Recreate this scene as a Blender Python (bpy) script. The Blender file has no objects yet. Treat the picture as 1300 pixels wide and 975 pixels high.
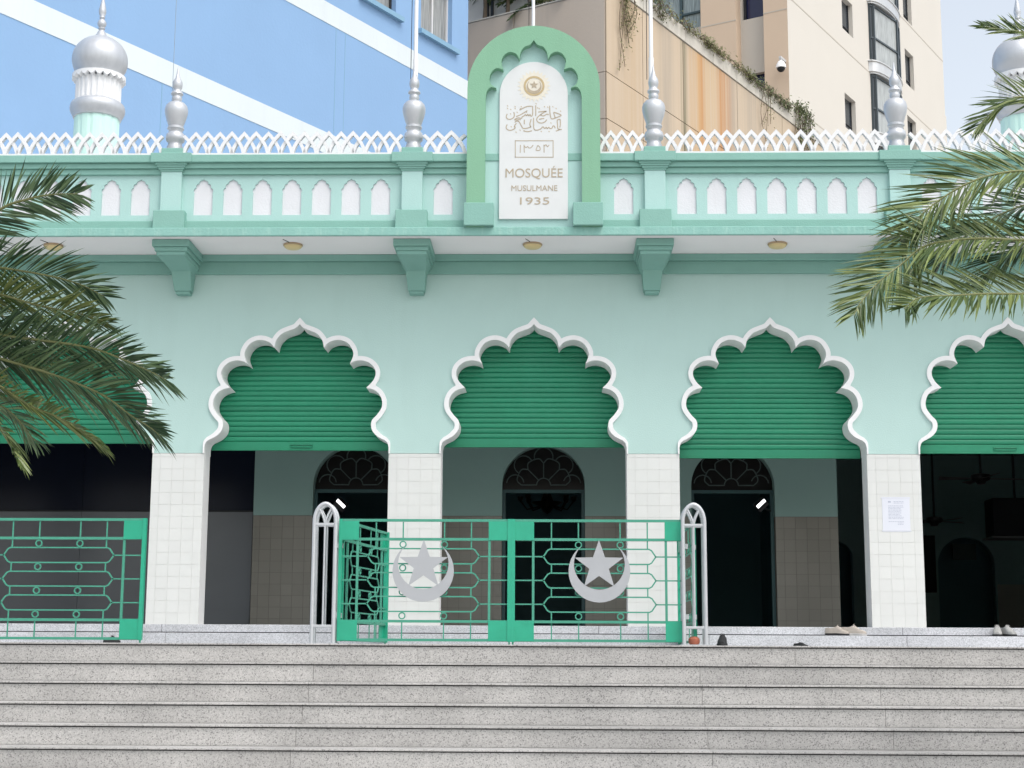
import bpy, math, random
from mathutils import Vector, Matrix
from mathutils.geometry import tessellate_polygon
PI = math.pi
R = math.radians
rnd = random.Random(7)
S = bpy.context.scene
C = S.collection

# ------------------------------------------------------------------ camera
F_PX, DIST = 2000.0, 16.67
YAW, PIT, ROL, CX, CZ = 0.028, 0.1704, 0.005, 0.2325, -0.3004
FW = Vector((-math.sin(YAW)*math.cos(PIT), math.cos(YAW)*math.cos(PIT), math.sin(PIT)))
RT0 = Vector((math.cos(YAW), math.sin(YAW), 0))
UP0 = RT0.cross(FW)
RT = RT0*math.cos(ROL) + UP0*math.sin(ROL)
UP = UP0*math.cos(ROL) - RT0*math.sin(ROL)
EYE = Vector((CX, -DIST, CZ))
cam = bpy.data.cameras.new('camera')
camo = bpy.data.objects.new('camera', cam)
C.objects.link(camo)
m = Matrix((RT, UP, -FW)).transposed().to_4x4()
m.translation = EYE
camo.matrix_world = m
cam.sensor_width = 36.0
cam.lens = 36.0*F_PX/1300.0
cam.clip_start = 0.1
cam.clip_end = 3000
S.camera = camo

# ------------------------------------------------------------------ light
SUN_EL, SUN_AZ = R(58), R(140)       # azimuth from +Y clockwise: behind the camera, to its right
W = bpy.data.worlds.new('World')
S.world = W
W.use_nodes = True
nt = W.node_tree
bg = nt.nodes['Background']
sky = nt.nodes.new('ShaderNodeTexSky')
sky.sky_type = 'NISHITA'
sky.sun_disc = False
sky.sun_elevation = SUN_EL
sky.sun_rotation = SUN_AZ
sky.dust_density = 4.0
sky.air_density = 1.4
hs = nt.nodes.new('ShaderNodeHueSaturation')
hs.inputs['Saturation'].default_value = 0.42       # thin white overcast
nt.links.new(sky.outputs[0], hs.inputs['Color'])
nt.links.new(hs.outputs[0], bg.inputs[0])
bg.inputs[1].default_value = 0.15
sun = bpy.data.lights.new('sun', 'SUN')
sun.energy = 0.5
sun.angle = R(25)
sun.color = (1.0, 0.97, 0.93)
suno = bpy.data.objects.new('sun', sun)
C.objects.link(suno)
sd = Vector((math.sin(SUN_AZ)*math.cos(SUN_EL), math.cos(SUN_AZ)*math.cos(SUN_EL), math.sin(SUN_EL)))
suno.rotation_euler = sd.to_track_quat('Z', 'Y').to_euler()
suno.location = (0, -30, 40)
vs = S.view_settings
vs.view_transform = 'Standard'
vs.look = 'None'
vs.exposure = 0.75
vs.gamma = 1.0
vs.use_curve_mapping = False

# ------------------------------------------------------------------ pixel helpers (1300 x 975 photograph)
def ray(px, py):
    return (FW*F_PX + RT*(px-650) - UP*(py-487.5)).normalized()
def at(px, py, Y):
    d = ray(px, py)
    return EYE + d*((Y-EYE.y)/d.y)
def atX(px, py, Y): return at(px, py, Y).x
def atZ(py, Y, px=660): return at(px, py, Y).z
def at_depth(px, py, dep):
    d = ray(px, py)
    return EYE + d*(dep/d.dot(FW))

# ------------------------------------------------------------------ materials
MATS = {}
def mat(name, rgb, rough=0.6, var=0.08, scale=3.0, bump=0.0, bscale=60.0, metal=0.0, streak=0.0, spec=0.5,
        stain=None, sscale=(5, 5, 0.35), grime=0.0):
    """painted / plain surface: base colour with soft mottling, optional vertical wear streaks and fine relief"""
    if name in MATS: return MATS[name]
    M = bpy.data.materials.new(name)
    M.use_nodes = True
    t = M.node_tree
    N, L = t.nodes, t.links
    b = N['Principled BSDF']
    b.inputs['Roughness'].default_value = rough
    b.inputs['Metallic'].default_value = metal
    b.inputs['Specular IOR Level'].default_value = spec
    tc = N.new('ShaderNodeTexCoord')
    geo = N.new('ShaderNodeNewGeometry')
    n1 = N.new('ShaderNodeTexNoise')
    n1.inputs['Scale'].default_value = scale
    n1.inputs['Detail'].default_value = 6
    L.new(geo.outputs['Position'], n1.inputs['Vector'])
    mx = N.new('ShaderNodeMix')
    mx.data_type = 'RGBA'
    mx.inputs['A'].default_value = (*[c*(1-var) for c in rgb], 1)
    mx.inputs['B'].default_value = (*[min(1, c*(1+var)) for c in rgb], 1)
    L.new(n1.outputs['Fac'], mx.inputs['Factor'])
    col = mx.outputs['Result']
    if streak > 0:
        mp = N.new('ShaderNodeMapping')
        mp.inputs['Scale'].default_value = sscale
        L.new(geo.outputs['Position'], mp.inputs['Vector'])
        n2 = N.new('ShaderNodeTexNoise')
        n2.inputs['Scale'].default_value = 1.0
        n2.inputs['Detail'].default_value = 8
        n2.inputs['Roughness'].default_value = 0.65
        L.new(mp.outputs[0], n2.inputs['Vector'])
        rp = N.new('ShaderNodeValToRGB')
        rp.color_ramp.elements[0].position = 0.50
        rp.color_ramp.elements[1].position = 0.78
        L.new(n2.outputs['Fac'], rp.inputs[0])
        ml = N.new('ShaderNodeMath'); ml.operation = 'MULTIPLY'
        ml.inputs[1].default_value = streak
        L.new(rp.outputs[0], ml.inputs[0])
        m2 = N.new('ShaderNodeMix'); m2.data_type = 'RGBA'
        L.new(ml.outputs[0], m2.inputs['Factor'])
        L.new(col, m2.inputs['A'])
        m2.inputs['B'].default_value = (*(stain or [c*0.45 for c in rgb]), 1)
        col = m2.outputs['Result']
    if grime > 0:
        n3 = N.new('ShaderNodeTexNoise')
        n3.inputs['Scale'].default_value = 14
        n3.inputs['Detail'].default_value = 10
        n3.inputs['Roughness'].default_value = 0.7
        L.new(geo.outputs['Position'], n3.inputs['Vector'])
        r3 = N.new('ShaderNodeValToRGB')
        r3.color_ramp.elements[0].position = 0.62
        r3.color_ramp.elements[1].position = 0.72
        L.new(n3.outputs['Fac'], r3.inputs[0])
        ml = N.new('ShaderNodeMath'); ml.operation = 'MULTIPLY'
        ml.inputs[1].default_value = grime
        L.new(r3.outputs[0], ml.inputs[0])
        m3 = N.new('ShaderNodeMix'); m3.data_type = 'RGBA'
        L.new(ml.outputs[0], m3.inputs['Factor'])
        L.new(col, m3.inputs['A'])
        m3.inputs['B'].default_value = (*[c*0.5 for c in rgb], 1)
        col = m3.outputs['Result']
    L.new(col, b.inputs['Base Color'])
    if bump > 0:
        nb = N.new('ShaderNodeTexNoise')
        nb.inputs['Scale'].default_value = bscale
        nb.inputs['Detail'].default_value = 5
        L.new(geo.outputs['Position'], nb.inputs['Vector'])
        bp = N.new('ShaderNodeBump')
        bp.inputs['Strength'].default_value = bump
        bp.inputs['Distance'].default_value = 0.01
        L.new(nb.outputs['Fac'], bp.inputs['Height'])
        L.new(bp.outputs[0], b.inputs['Normal'])
    MATS[name] = M
    return M

def granite(name, base, dark, amount=0.5, gscale=75.0):
    M = bpy.data.materials.new(name)
    M.use_nodes = True
    t = M.node_tree
    N, L = t.nodes, t.links
    b = N['Principled BSDF']
    b.inputs['Roughness'].default_value = 0.55
    geo = N.new('ShaderNodeNewGeometry')
    v = N.new('ShaderNodeTexVoronoi')
    v.inputs['Scale'].default_value = gscale
    L.new(geo.outputs['Position'], v.inputs['Vector'])
    sp = N.new('ShaderNodeSeparateColor')
    L.new(v.outputs['Color'], sp.inputs[0])
    rp = N.new('ShaderNodeValToRGB')
    e = rp.color_ramp.elements
    e[0].position = 0.0; e[0].color = (*dark, 1)
    e[1].position = 0.16; e[1].color = (*[c*0.72 for c in base], 1)
    q = e.new(0.30); q.color = (*[c*0.93 for c in base], 1)
    q = e.new(0.75); q.color = (*base, 1)
    q = e.new(1.0); q.color = (*[min(1, c*1.18) for c in base], 1)
    rp.color_ramp.interpolation = 'CONSTANT' if amount > 0.9 else 'LINEAR'
    L.new(sp.outputs[0], rp.inputs[0])
    n1 = N.new('ShaderNodeTexNoise')
    n1.inputs['Scale'].default_value = 1.3
    n1.inputs['Detail'].default_value = 7
    n1.inputs['Roughness'].default_value = 0.62
    L.new(geo.outputs['Position'], n1.inputs['Vector'])
    mr = N.new('ShaderNodeMapRange')
    mr.inputs[1].default_value = 0.3; mr.inputs[2].default_value = 0.7
    mr.inputs[3].default_value = 0.80; mr.inputs[4].default_value = 1.08
    L.new(n1.outputs['Fac'], mr.inputs[0])
    mx = N.new('ShaderNodeMix'); mx.data_type = 'RGBA'; mx.blend_type = 'MULTIPLY'
    mx.inputs['Factor'].default_value = 1
    L.new(rp.outputs[0], mx.inputs['A'])
    L.new(mr.outputs[0], mx.inputs['B'])
    L.new(mx.outputs['Result'], b.inputs['Base Color'])
    MATS[name] = M
    return M

def simple(name, rgb, rough=0.5, metal=0.0, emit=0.0, spec=0.5):
    if name in MATS: return MATS[name]
    M = bpy.data.materials.new(name)
    M.use_nodes = True
    b = M.node_tree.nodes['Principled BSDF']
    b.inputs['Base Color'].default_value = (*rgb, 1)
    b.inputs['Roughness'].default_value = rough
    b.inputs['Metallic'].default_value = metal
    b.inputs['Specular IOR Level'].default_value = spec
    if emit:
        b.inputs['Emission Color'].default_value = (*rgb, 1)
        b.inputs['Emission Strength'].default_value = emit
    MATS[name] = M
    return M

M_WALL = mat('mint_wall_paint', (0.445, 0.62, 0.582), 0.75, 0.05, 1.2, 0.25, 90, streak=0.16, stain=(0.36, 0.50, 0.46), sscale=(4, 4, 0.5), grime=0.07)
M_PANEL = mat('mint_parapet_paint', (0.375, 0.58, 0.55), 0.75, 0.06, 2.0, 0.25, 90, streak=0.22, stain=(0.30, 0.46, 0.43), grime=0.08)
M_TRIM = mat('sea_green_trim_paint', (0.21, 0.41, 0.355), 0.7, 0.08, 2.5, 0.3, 70, streak=0.25, stain=(0.17, 0.33, 0.28), grime=0.15)
M_LEDGE = mat('sea_green_ledge_paint', (0.225, 0.44, 0.39), 0.75, 0.12, 5, 0.5, 45, streak=0.45, stain=(0.40, 0.60, 0.53), sscale=(24, 24, 5), grime=0.3)
M_STELE = mat('leaf_green_stele_paint', (0.195, 0.40, 0.265), 0.7, 0.06, 2.0, 0.25, 80, streak=0.12, grime=0.05)
M_WHITE = mat('white_wall_paint', (0.82, 0.82, 0.82), 0.7, 0.04, 3, 0.2, 80, streak=0.12, stain=(0.60, 0.62, 0.60), grime=0.06)
M_NICHE = mat('white_niche_paint', (0.66, 0.67, 0.70), 0.8, 0.06, 5, 0.3, 60, streak=0.35, stain=(0.58, 0.60, 0.62), grime=0.12)
M_SOFFIT = mat('pale_soffit_paint', (0.88, 0.85, 0.86), 0.8, 0.04, 2, 0.1, 60, grime=0.04)
M_TILE = mat('white_glazed_tile', (0.66, 0.67, 0.65), 0.2, 0.05, 1.6, 0.0)
def tone(M, amt):
    N, L = M.node_tree.nodes, M.node_tree.links
    b = N['Principled BSDF']; src = b.inputs['Base Color'].links[0].from_socket
    oi = N.new('ShaderNodeObjectInfo'); mr = N.new('ShaderNodeMapRange')
    mr.inputs[3].default_value = 1-amt; mr.inputs[4].default_value = 1+amt*0.5
    L.new(oi.outputs['Random'], mr.inputs[0])
    mx = N.new('ShaderNodeMix'); mx.data_type = 'RGBA'; mx.blend_type = 'MULTIPLY'; mx.inputs['Factor'].default_value = 1
    L.new(src, mx.inputs['A']); L.new(mr.outputs[0], mx.inputs['B']); L.new(mx.outputs['Result'], b.inputs['Base Color'])
tone(M_TILE, 0.02)
M_GROUT = mat('tile_grout', (0.62, 0.62, 0.595), 0.9, 0.1, 20)
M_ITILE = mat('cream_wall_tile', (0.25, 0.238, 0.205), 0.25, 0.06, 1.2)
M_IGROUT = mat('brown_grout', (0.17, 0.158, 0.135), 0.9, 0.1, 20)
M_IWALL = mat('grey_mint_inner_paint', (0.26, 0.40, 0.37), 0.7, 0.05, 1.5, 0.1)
M_SHUT = mat('green_shutter_enamel', (0.011, 0.235, 0.122), 0.42, 0.10, 4, 0.0, streak=0.12, stain=(0.05, 0.30, 0.20), grime=0.05)
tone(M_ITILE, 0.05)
tone(M_SHUT, 0.10)
M_GATE = mat('jade_gate_enamel', (0.020, 0.35, 0.215), 0.4, 0.14, 9, 0.1, 90, grime=0.25)
M_GBAR = mat('weathered_jade_enamel', (0.055, 0.29, 0.20), 0.5, 0.15, 12, 0.1, 90, grime=0.35)
M_SILVER = mat('silver_paint', (0.52, 0.54, 0.56), 0.42, 0.08, 6, 0.1, 80, metal=0.35, grime=0.12)
M_SILVERD = mat('dull_silver_paint', (0.50, 0.52, 0.545), 0.42, 0.10, 5, 0.1, 60, metal=0.45, streak=0.4, stain=(0.30, 0.32, 0.35), grime=0.2)
M_EMBL = mat('brushed_silver_sheet', (0.41, 0.425, 0.445), 0.45, 0.06, 8, metal=0.25)
M_LATTICE = mat('white_crest_paint', (0.70, 0.71, 0.72), 0.7, 0.06, 6, 0.2, 60, grime=0.15)
M_MARBLE = mat('white_marble', (0.62, 0.64, 0.64), 0.35, 0.05, 6, 0.0, streak=0.18, stain=(0.55, 0.60, 0.60), sscale=(9, 9, 3), grime=0.1)
M_GOLD = mat('faded_gold_paint', (0.46, 0.36, 0.20), 0.6, 0.15, 20)
M_INK = mat('engraved_brown', (0.40, 0.34, 0.25), 0.7, 0.15, 30)
M_STEP = granite('speckled_granite', (0.47, 0.46, 0.445), (0.20, 0.195, 0.19), 0.5, 125)
M_STEP2 = granite('fine_pale_granite', (0.55, 0.56, 0.585), (0.34, 0.36, 0.38), 0.5, 140)
tone(M_STEP, 0.10)
M_BLACK = simple('black_shadow_gap', (0.02, 0.02, 0.02), 0.8)
M_DARK = simple('near_black', (0.012, 0.014, 0.016), 0.7)
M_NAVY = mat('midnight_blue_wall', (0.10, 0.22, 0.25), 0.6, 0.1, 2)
M_GREYP = mat('polished_grey_stone', (0.13, 0.14, 0.15), 0.28, 0.12, 1.5, streak=0.15, stain=(0.10, 0.11, 0.12), sscale=(2, 2, 3))
M_TEAL = mat('dark_teal_wood', (0.025, 0.085, 0.09), 0.4, 0.2, 6)
M_PAVE = mat('pale_paving', (0.55, 0.54, 0.52), 0.8, 0.15, 1.2, 0.3)
M_LEAF = None

# ------------------------------------------------------------------ mesh helpers
def lnk(name, me, parent=None, loc=(0, 0, 0), rot=(0, 0, 0), label=None, cat=None, group=None, kind=None):
    o = bpy.data.objects.new(name, me)
    C.objects.link(o)
    o.location = loc
    o.rotation_euler = rot
    if parent is not None: o.parent = parent
    if label: o['label'] = label
    if cat: o['category'] = cat
    if group: o['group'] = group
    if kind: o['kind'] = kind
    return o

class MB:
    def __init__(s): s.v, s.f, s.m = [], [], []
    def add(s, vs, fs, mi=0):
        o = len(s.v)
        s.v += [tuple(p) for p in vs]
        s.f += [tuple(i+o for i in f) for f in fs]
        s.m += [mi]*len(fs)
        return s
    def box(s, x0, x1, y0, y1, z0, z1, mi=0):
        return s.add([(x0,y0,z0),(x1,y0,z0),(x1,y1,z0),(x0,y1,z0),(x0,y0,z1),(x1,y0,z1),(x1,y1,z1),(x0,y1,z1)],
                     [(0,3,2,1),(4,5,6,7),(0,1,5,4),(1,2,6,5),(2,3,7,6),(3,0,4,7)], mi)
    def prism(s, poly, y0, y1, mi=0):
        """poly: (x, z) points; extruded from y0 (front) to y1"""
        a = sum(poly[i][0]*poly[(i+1) % len(poly)][1]-poly[(i+1) % len(poly)][0]*poly[i][1] for i in range(len(poly)))
        if a < 0: poly = poly[::-1]
        n = len(poly)
        vs = [(x, y0, z) for x, z in poly] + [(x, y1, z) for x, z in poly]
        fs = []
        for t in tessellate_polygon([[Vector((x, z, 0)) for x, z in poly]]):
            i, j, k = t
            A, B, D = (Vector(poly[q]) for q in (i, j, k))
            if (B-A).cross(D-A) < 0: j, k = k, j
            fs.append((i, j, k))
            fs.append((i+n, k+n, j+n))
        for i in range(n):
            j = (i+1) % n
            fs.append((j, i, i+n, j+n))
        return s.add(vs, fs, mi)
    def lathe(s, prof, seg=24, cx=0, cy=0, mi=0):
        n = len(prof)
        vs = []
        for k in range(seg):
            a = 2*PI*k/seg
            vs += [(cx+r*math.cos(a), cy+r*math.sin(a), z) for r, z in prof]
        fs = []
        for k in range(seg):
            k2 = (k+1) % seg
            for i in range(n-1):
                fs.append((k*n+i, k2*n+i, k2*n+i+1, k*n+i+1))
        if prof[0][0] > 1e-5: fs.append(tuple(k*n for k in range(seg))[::-1])
        if prof[-1][0] > 1e-5: fs.append(tuple(k*n+n-1 for k in range(seg)))
        return s.add(vs, fs, mi)
    def tube(s, pts, r, seg=6, mi=0, cap=True):
        pts = [Vector(p) for p in pts]
        n = len(pts)
        rs = r if isinstance(r, (list, tuple)) else [r]*n
        vs, fs = [], []
        ref = None
        for i, p in enumerate(pts):
            t = (pts[min(i+1, n-1)]-pts[max(i-1, 0)]).normalized()
            if ref is None:
                ref = Vector((0, 1, 0)) if abs(t.y) < 0.9 else Vector((1, 0, 0))
            u = t.cross(ref).normalized()
            w = u.cross(t)
            for k in range(seg):
                a = 2*PI*(k+0.5)/seg
                vs.append(p + (u*math.cos(a)+w*math.sin(a))*rs[i])
        for i in range(n-1):
            for k in range(seg):
                k2 = (k+1) % seg
                fs.append((i*seg+k, i*seg+k2, (i+1)*seg+k2, (i+1)*seg+k))
        if cap:
            fs.append(tuple(range(seg))[::-1])
            fs.append(tuple((n-1)*seg+k for k in range(seg)))
        return s.add(vs, fs, mi)
    def bar(s, pts, w, y0, y1, mi=0):
        """flat bar following (x, z) points, width w in the xz plane, from y0 to y1"""
        pts = [Vector(p) for p in pts]
        n = len(pts)
        vs, fs = [], []
        for i in range(n):
            d0 = (pts[i]-pts[i-1]).normalized() if i else (pts[1]-pts[0]).normalized()
            d1 = (pts[i+1]-pts[i]).normalized() if i < n-1 else d0
            t = (d0+d1).normalized()
            q = Vector((-t.y, t.x))*(w/2/max(0.5, t.dot(d1)))
            a, b = pts[i]+q, pts[i]-q
            vs += [(a.x, y0, a.y), (b.x, y0, b.y), (b.x, y1, b.y), (a.x, y1, a.y)]
        for i in range(n-1):
            o = i*4
            for k in range(4):
                k2 = (k+1) % 4
                fs.append((o+k, o+4+k, o+4+k2, o+k2))
        fs.append((0, 1, 2, 3)); fs.append(((n-1)*4+3, (n-1)*4+2, (n-1)*4+1, (n-1)*4))
        return s.add(vs, fs, mi)
    def mesh(s, name, mats, smooth=None, bevel=0):
        me = bpy.data.meshes.new(name)
        me.from_pydata(s.v, [], s.f)
        for M in (mats if isinstance(mats, (list, tuple)) else [mats]): me.materials.append(M)
        if len(set(s.m)) > 1: me.polygons.foreach_set('material_index', s.m)
        if smooth is not None:
            me.polygons.foreach_set('use_smooth', [True]*len(me.polygons))
            me.set_sharp_from_angle(angle=R(smooth))
        me.update()
        return me
    def obj(s, name, mats, parent=None, smooth=None, bevel=0, **k):
        o = lnk(name, s.mesh(name, mats, smooth), parent, **k)
        if bevel:
            b = o.modifiers.new('bevel', 'BEVEL')
            b.width = bevel; b.segments = 2; b.limit_method = 'ANGLE'; b.angle_limit = R(40)
        return o

def empty(name, loc=(0, 0, 0), rot=(0, 0, 0), label=None, cat=None, group=None, parent=None, kind=None):
    o = lnk(name, None, parent, loc, rot, label, cat, group, kind)
    o.empty_display_size = 0.3
    return o

def spline(pts, n=6):
    """Catmull-Rom through points of any dimension"""
    pts = [Vector(p) for p in pts]
    P = [pts[0]*2-pts[1]] + pts + [pts[-1]*2-pts[-2]]
    out = []
    for i in range(1, len(P)-2):
        a, b, c, d = P[i-1], P[i], P[i+1], P[i+2]
        for k in range(n):
            t = k/n
            out.append(0.5*((2*b)+(c-a)*t+(2*a-5*b+4*c-d)*t*t+(3*b-a-3*c+d)*t**3))
    out.append(pts[-1])
    return out

def copy_tree(o, parent=None):
    c = o.copy()
    C.objects.link(c)
    c.parent = parent
    for ch in list(o.children): copy_tree(ch, c)
    return c

# ================================================================== SETTING
ZL = -0.208            # landing
RISE, TREAD, NST = 0.166, 0.30, 10
YL = -2.45             # landing front edge
ZG = ZL - RISE*NST     # street level
XH = 11.4
b = MB(); b.add([(-700, -300, ZG-0.004), (700, -300, ZG-0.004), (700, 900, ZG-0.004), (-700, 900, ZG-0.004)], [(0, 1, 2, 3)])
b.obj('ground', mat('concrete_plaza', (0.40, 0.39, 0.375), 0.85, 0.2, 0.8, 0.4, 30), kind='structure')
b = MB(); b.box(-16, 16, -10.5, YL-TREAD*NST-0.002, ZG-0.3, ZG+0.10)
b.obj('pavement', M_PAVE, kind='structure')

# ------------------------------------------------------------------ staircase: every slab is a piece
st = empty('staircase', (0, YL, ZG), label='wide flight of speckled grey granite steps below the green gates', cat='steps')
seams_base = {1: [397, 889], 2: [391, 892, 1119], 3: [383, 895, 1125], 4: [375, 899, 1135], 5: [368, 905], 0: [530, 1010]}
for k in range(NST):
    zt = ZL - RISE*k
    yf = YL - TREAD*k
    seams = [-XH]
    rr = random.Random(50+k)
    if k in seams_base:
        seams += [at(px, 855+24*k, yf).x for px in seams_base[k]]
    x = seams[-1]
    if k not in seams_base: seams += [-2.4+0.1*k, 1.6-0.05*k]
    full = [-XH, seams[1]-4.3] + seams[1:] + [seams[-1]+4.0, XH] if len(seams) > 1 else [-XH, XH]
    full = sorted(set(full))
    for a, c in zip(full[:-1], full[1:]):
        if c-a < 0.3: continue
        g = 0.0015
        t = MB(); t.box(a+g, c-g, yf-TREAD*0 - YL - 0.012, yf+TREAD-YL-0.001, zt-ZG-0.014, zt-ZG)
        t.obj('tread_slab', M_STEP, st, bevel=0.003)
        t = MB(); t.box(a+g, c-g, yf-YL+0.006, yf-YL+0.03, zt-ZG-RISE+0.002, zt-ZG-0.024)
        t.obj('riser_slab', M_STEP, st)
    t = MB(); t.box(-XH, XH, yf-YL+0.012, yf-YL+0.024, zt-ZG-0.024, zt-ZG-0.014)
    t.obj('shadow_joint', M_BLACK, st)  # black strip: shade of the gap under the nosing put in as colour
t = MB()
for k in range(NST):
    t.box(-XH, XH, -TREAD*k+0.03, -TREAD*(k-1)+0.03 if k else 2.45, 0.0, ZL-RISE*k-ZG-0.03)
t.obj('core', M_GROUT, st)
# landing, and the two shallow steps up to the floor
b = MB(); b.box(-XH, XH, YL+0.303, 0.5, ZL-0.025, ZL)
b.obj('landing', M_STEP2, kind='structure')
ZM = -0.092
up = empty('shallow_steps', (0, -0.55, ZL), label='two shallow pale granite steps running along the foot of the tiled pillars', cat='steps')
def course(name, y0, y1, z0, z1, seam):
    xs = [-XH]+[at(px, 800, y0).x for px in seam]+[XH]
    for a, c in zip(xs[:-1], xs[1:]):
        t = MB(); t.box(a+0.0015, c-0.0015, y0+0.55, y1+0.55, z0-ZL, z1-ZL)
        t.obj(name, M_STEP2, up, bevel=0.004)
course('step_slab', -0.55, -0.20, ZL+0.004, ZM, [-160, 210, 560, 900, 1151])
course('step_slab', -0.26, 0.45, ZM+0.012, -0.002, [-60, 205, 480, 760, 1146, 1400])
t = MB(); t.box(-XH, XH, -0.235+0.55, -0.21+0.55, ZM-ZL-0.002, ZM-ZL+0.012)
t.obj('shadow_joint', M_BLACK, up)
b = MB(); b.box(-XH, XH, 0.451, 17, -0.4, -0.004)
b.obj('floor', mat('floor_terrazzo', (0.28, 0.27, 0.26), 0.3, 0.1, 2), kind='structure')

# ================================================================== MOSQUE
P = 2.5375
PW = 0.28
ZT = 1.817
mq = empty('mosque_building', (0, 0, 0), label='mint green mosque front with five white scalloped arches and crested parapet', cat='mosque')

# --- the scalloped arch outline, right half, measured on the middle arch
def arch_pts():
    L = [[(563,158),(583,178),(620,192),(655,208),(682,240),(692,278)],
         [(692,278),(712,255),(745,241),(780,240),(815,255),(838,285),(845,318),(829,360)],
         [(829,360),(850,348),(885,343),(925,353),(955,380),(963,415),(948,450),(917,482)],
         [(917,482),(955,492),(985,515),(1000,550),(998,585),(975,620),(952,645),(946,670),(953,700),(975,725),(1000,740),(1018,748)],
         [(1018,748),(1033,762),(1040,785)]]
    x0 = at(540+563/4.064, 480, 0.30).x
    out, cusp = [], []
    for l in L:
        w = [at(540+u/4.064, 380+v/4.064, 0.30) for u, v in l]
        sp = spline([(q.x-x0, q.z) for q in w], 5)
        if out: sp = sp[1:]
        out += sp
    s = (P/2-PW)/out[-1].x
    return [Vector((q.x*s, q.y)) for q in out]
HALF = arch_pts()
HALF[0].x = 0
ZSP = HALF[-1].y
def mirror(h): return [Vector((-q.x, q.y)) for q in h[::-1][:-1]] + h if abs(h[0].x) < 1e-6 else [Vector((-q.x, q.y)) for q in h[::-1]] + h
ARCH = mirror(HALF)          # from left foot over the peak to the right foot
def offset(poly, w, taper=None):
    out = []
    n = len(poly)
    for i in range(n):
        d = (poly[min(i+1, n-1)]-poly[max(i-1, 0)]).normalized()
        cand = [Vector((-d.y, d.x))]
        if 0 < i < n-1:
            d0 = (poly[i]-poly[i-1]).normalized(); d1 = (poly[i+1]-poly[i]).normalized()
            if d0.dot(d1) < 0.8:
                cand = [Vector((-d0.y, d0.x)), Vector((-d.y, d.x)), Vector((-d1.y, d1.x))]
        ww = w*(taper(poly[i]) if taper else 1)
        for q in cand:
            o = poly[i]+q*ww
            dm = min((o-(poly[k]+(poly[k+1]-poly[k])*max(0, min(1, (o-poly[k]).dot(poly[k+1]-poly[k])/max(1e-12, (poly[k+1]-poly[k]).length_squared))))).length for k in range(n-1))
            if dm > ww*0.96: out.append(o)
    return out
tap = lambda q: 1.0 if q.y > ZSP+0.13 else 0.35+0.65*max(0, (q.y-ZSP))/0.13
# at the peak the outer edge rises to a sharp ogee tip
OUT = offset(ARCH, 0.049, tap)
MID = offset(ARCH, 0.020, tap)
pk = max(range(len(OUT)), key=lambda i: OUT[i].y)
def sharpen(o, extra):
    z = max(q.y for q in o)
    o = [q for q in o if abs(q.x) > 0.012]
    i = next(i for i, q in enumerate(o) if q.x > 0)
    return o[:i]+[Vector((0, z+extra))]+o[i:]
OUT = sharpen(OUT, 0.022)
MID = sharpen(MID, 0.006)
NB = range(-3, 4)
WTOP = 4.0
wall = MB()
for i in NB:
    cx = i*P
    poly = [(cx-P/2, ZT), (cx-P/2, WTOP), (cx+P/2, WTOP), (cx+P/2, ZT), (cx+MID[-1].x, ZT)] + [(cx+q.x, q.y) for q in MID[::-1]] + [(cx+MID[0].x, ZT)]
    wall.prism(poly, 0.0, 0.27)
for s_ in (-1, 1):
    wall.box(min(s_*3.5*P, s_*4.5*P), max(s_*3.5*P, s_*4.5*P), 0.0, 0.30, -0.1, WTOP)
wall.obj('front_wall', M_WALL, mq)
ring = [(q.x, q.y) for q in ARCH] + [(ARCH[-1].x, ZT-0.004), (OUT[-1].x-0.001, ZT-0.004)] + [(q.x, q.y) for q in OUT[::-1]] + [(OUT[0].x+0.001, ZT-0.004), (ARCH[0].x, ZT-0.004)]
t = MB(); t.prism(ring, -0.028, 0.297)
ring_me = t.mesh('arch_trim', M_WHITE, 35)
for i in NB: lnk('arch_trim', ring_me, mq, (i*P, 0, 0))

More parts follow.
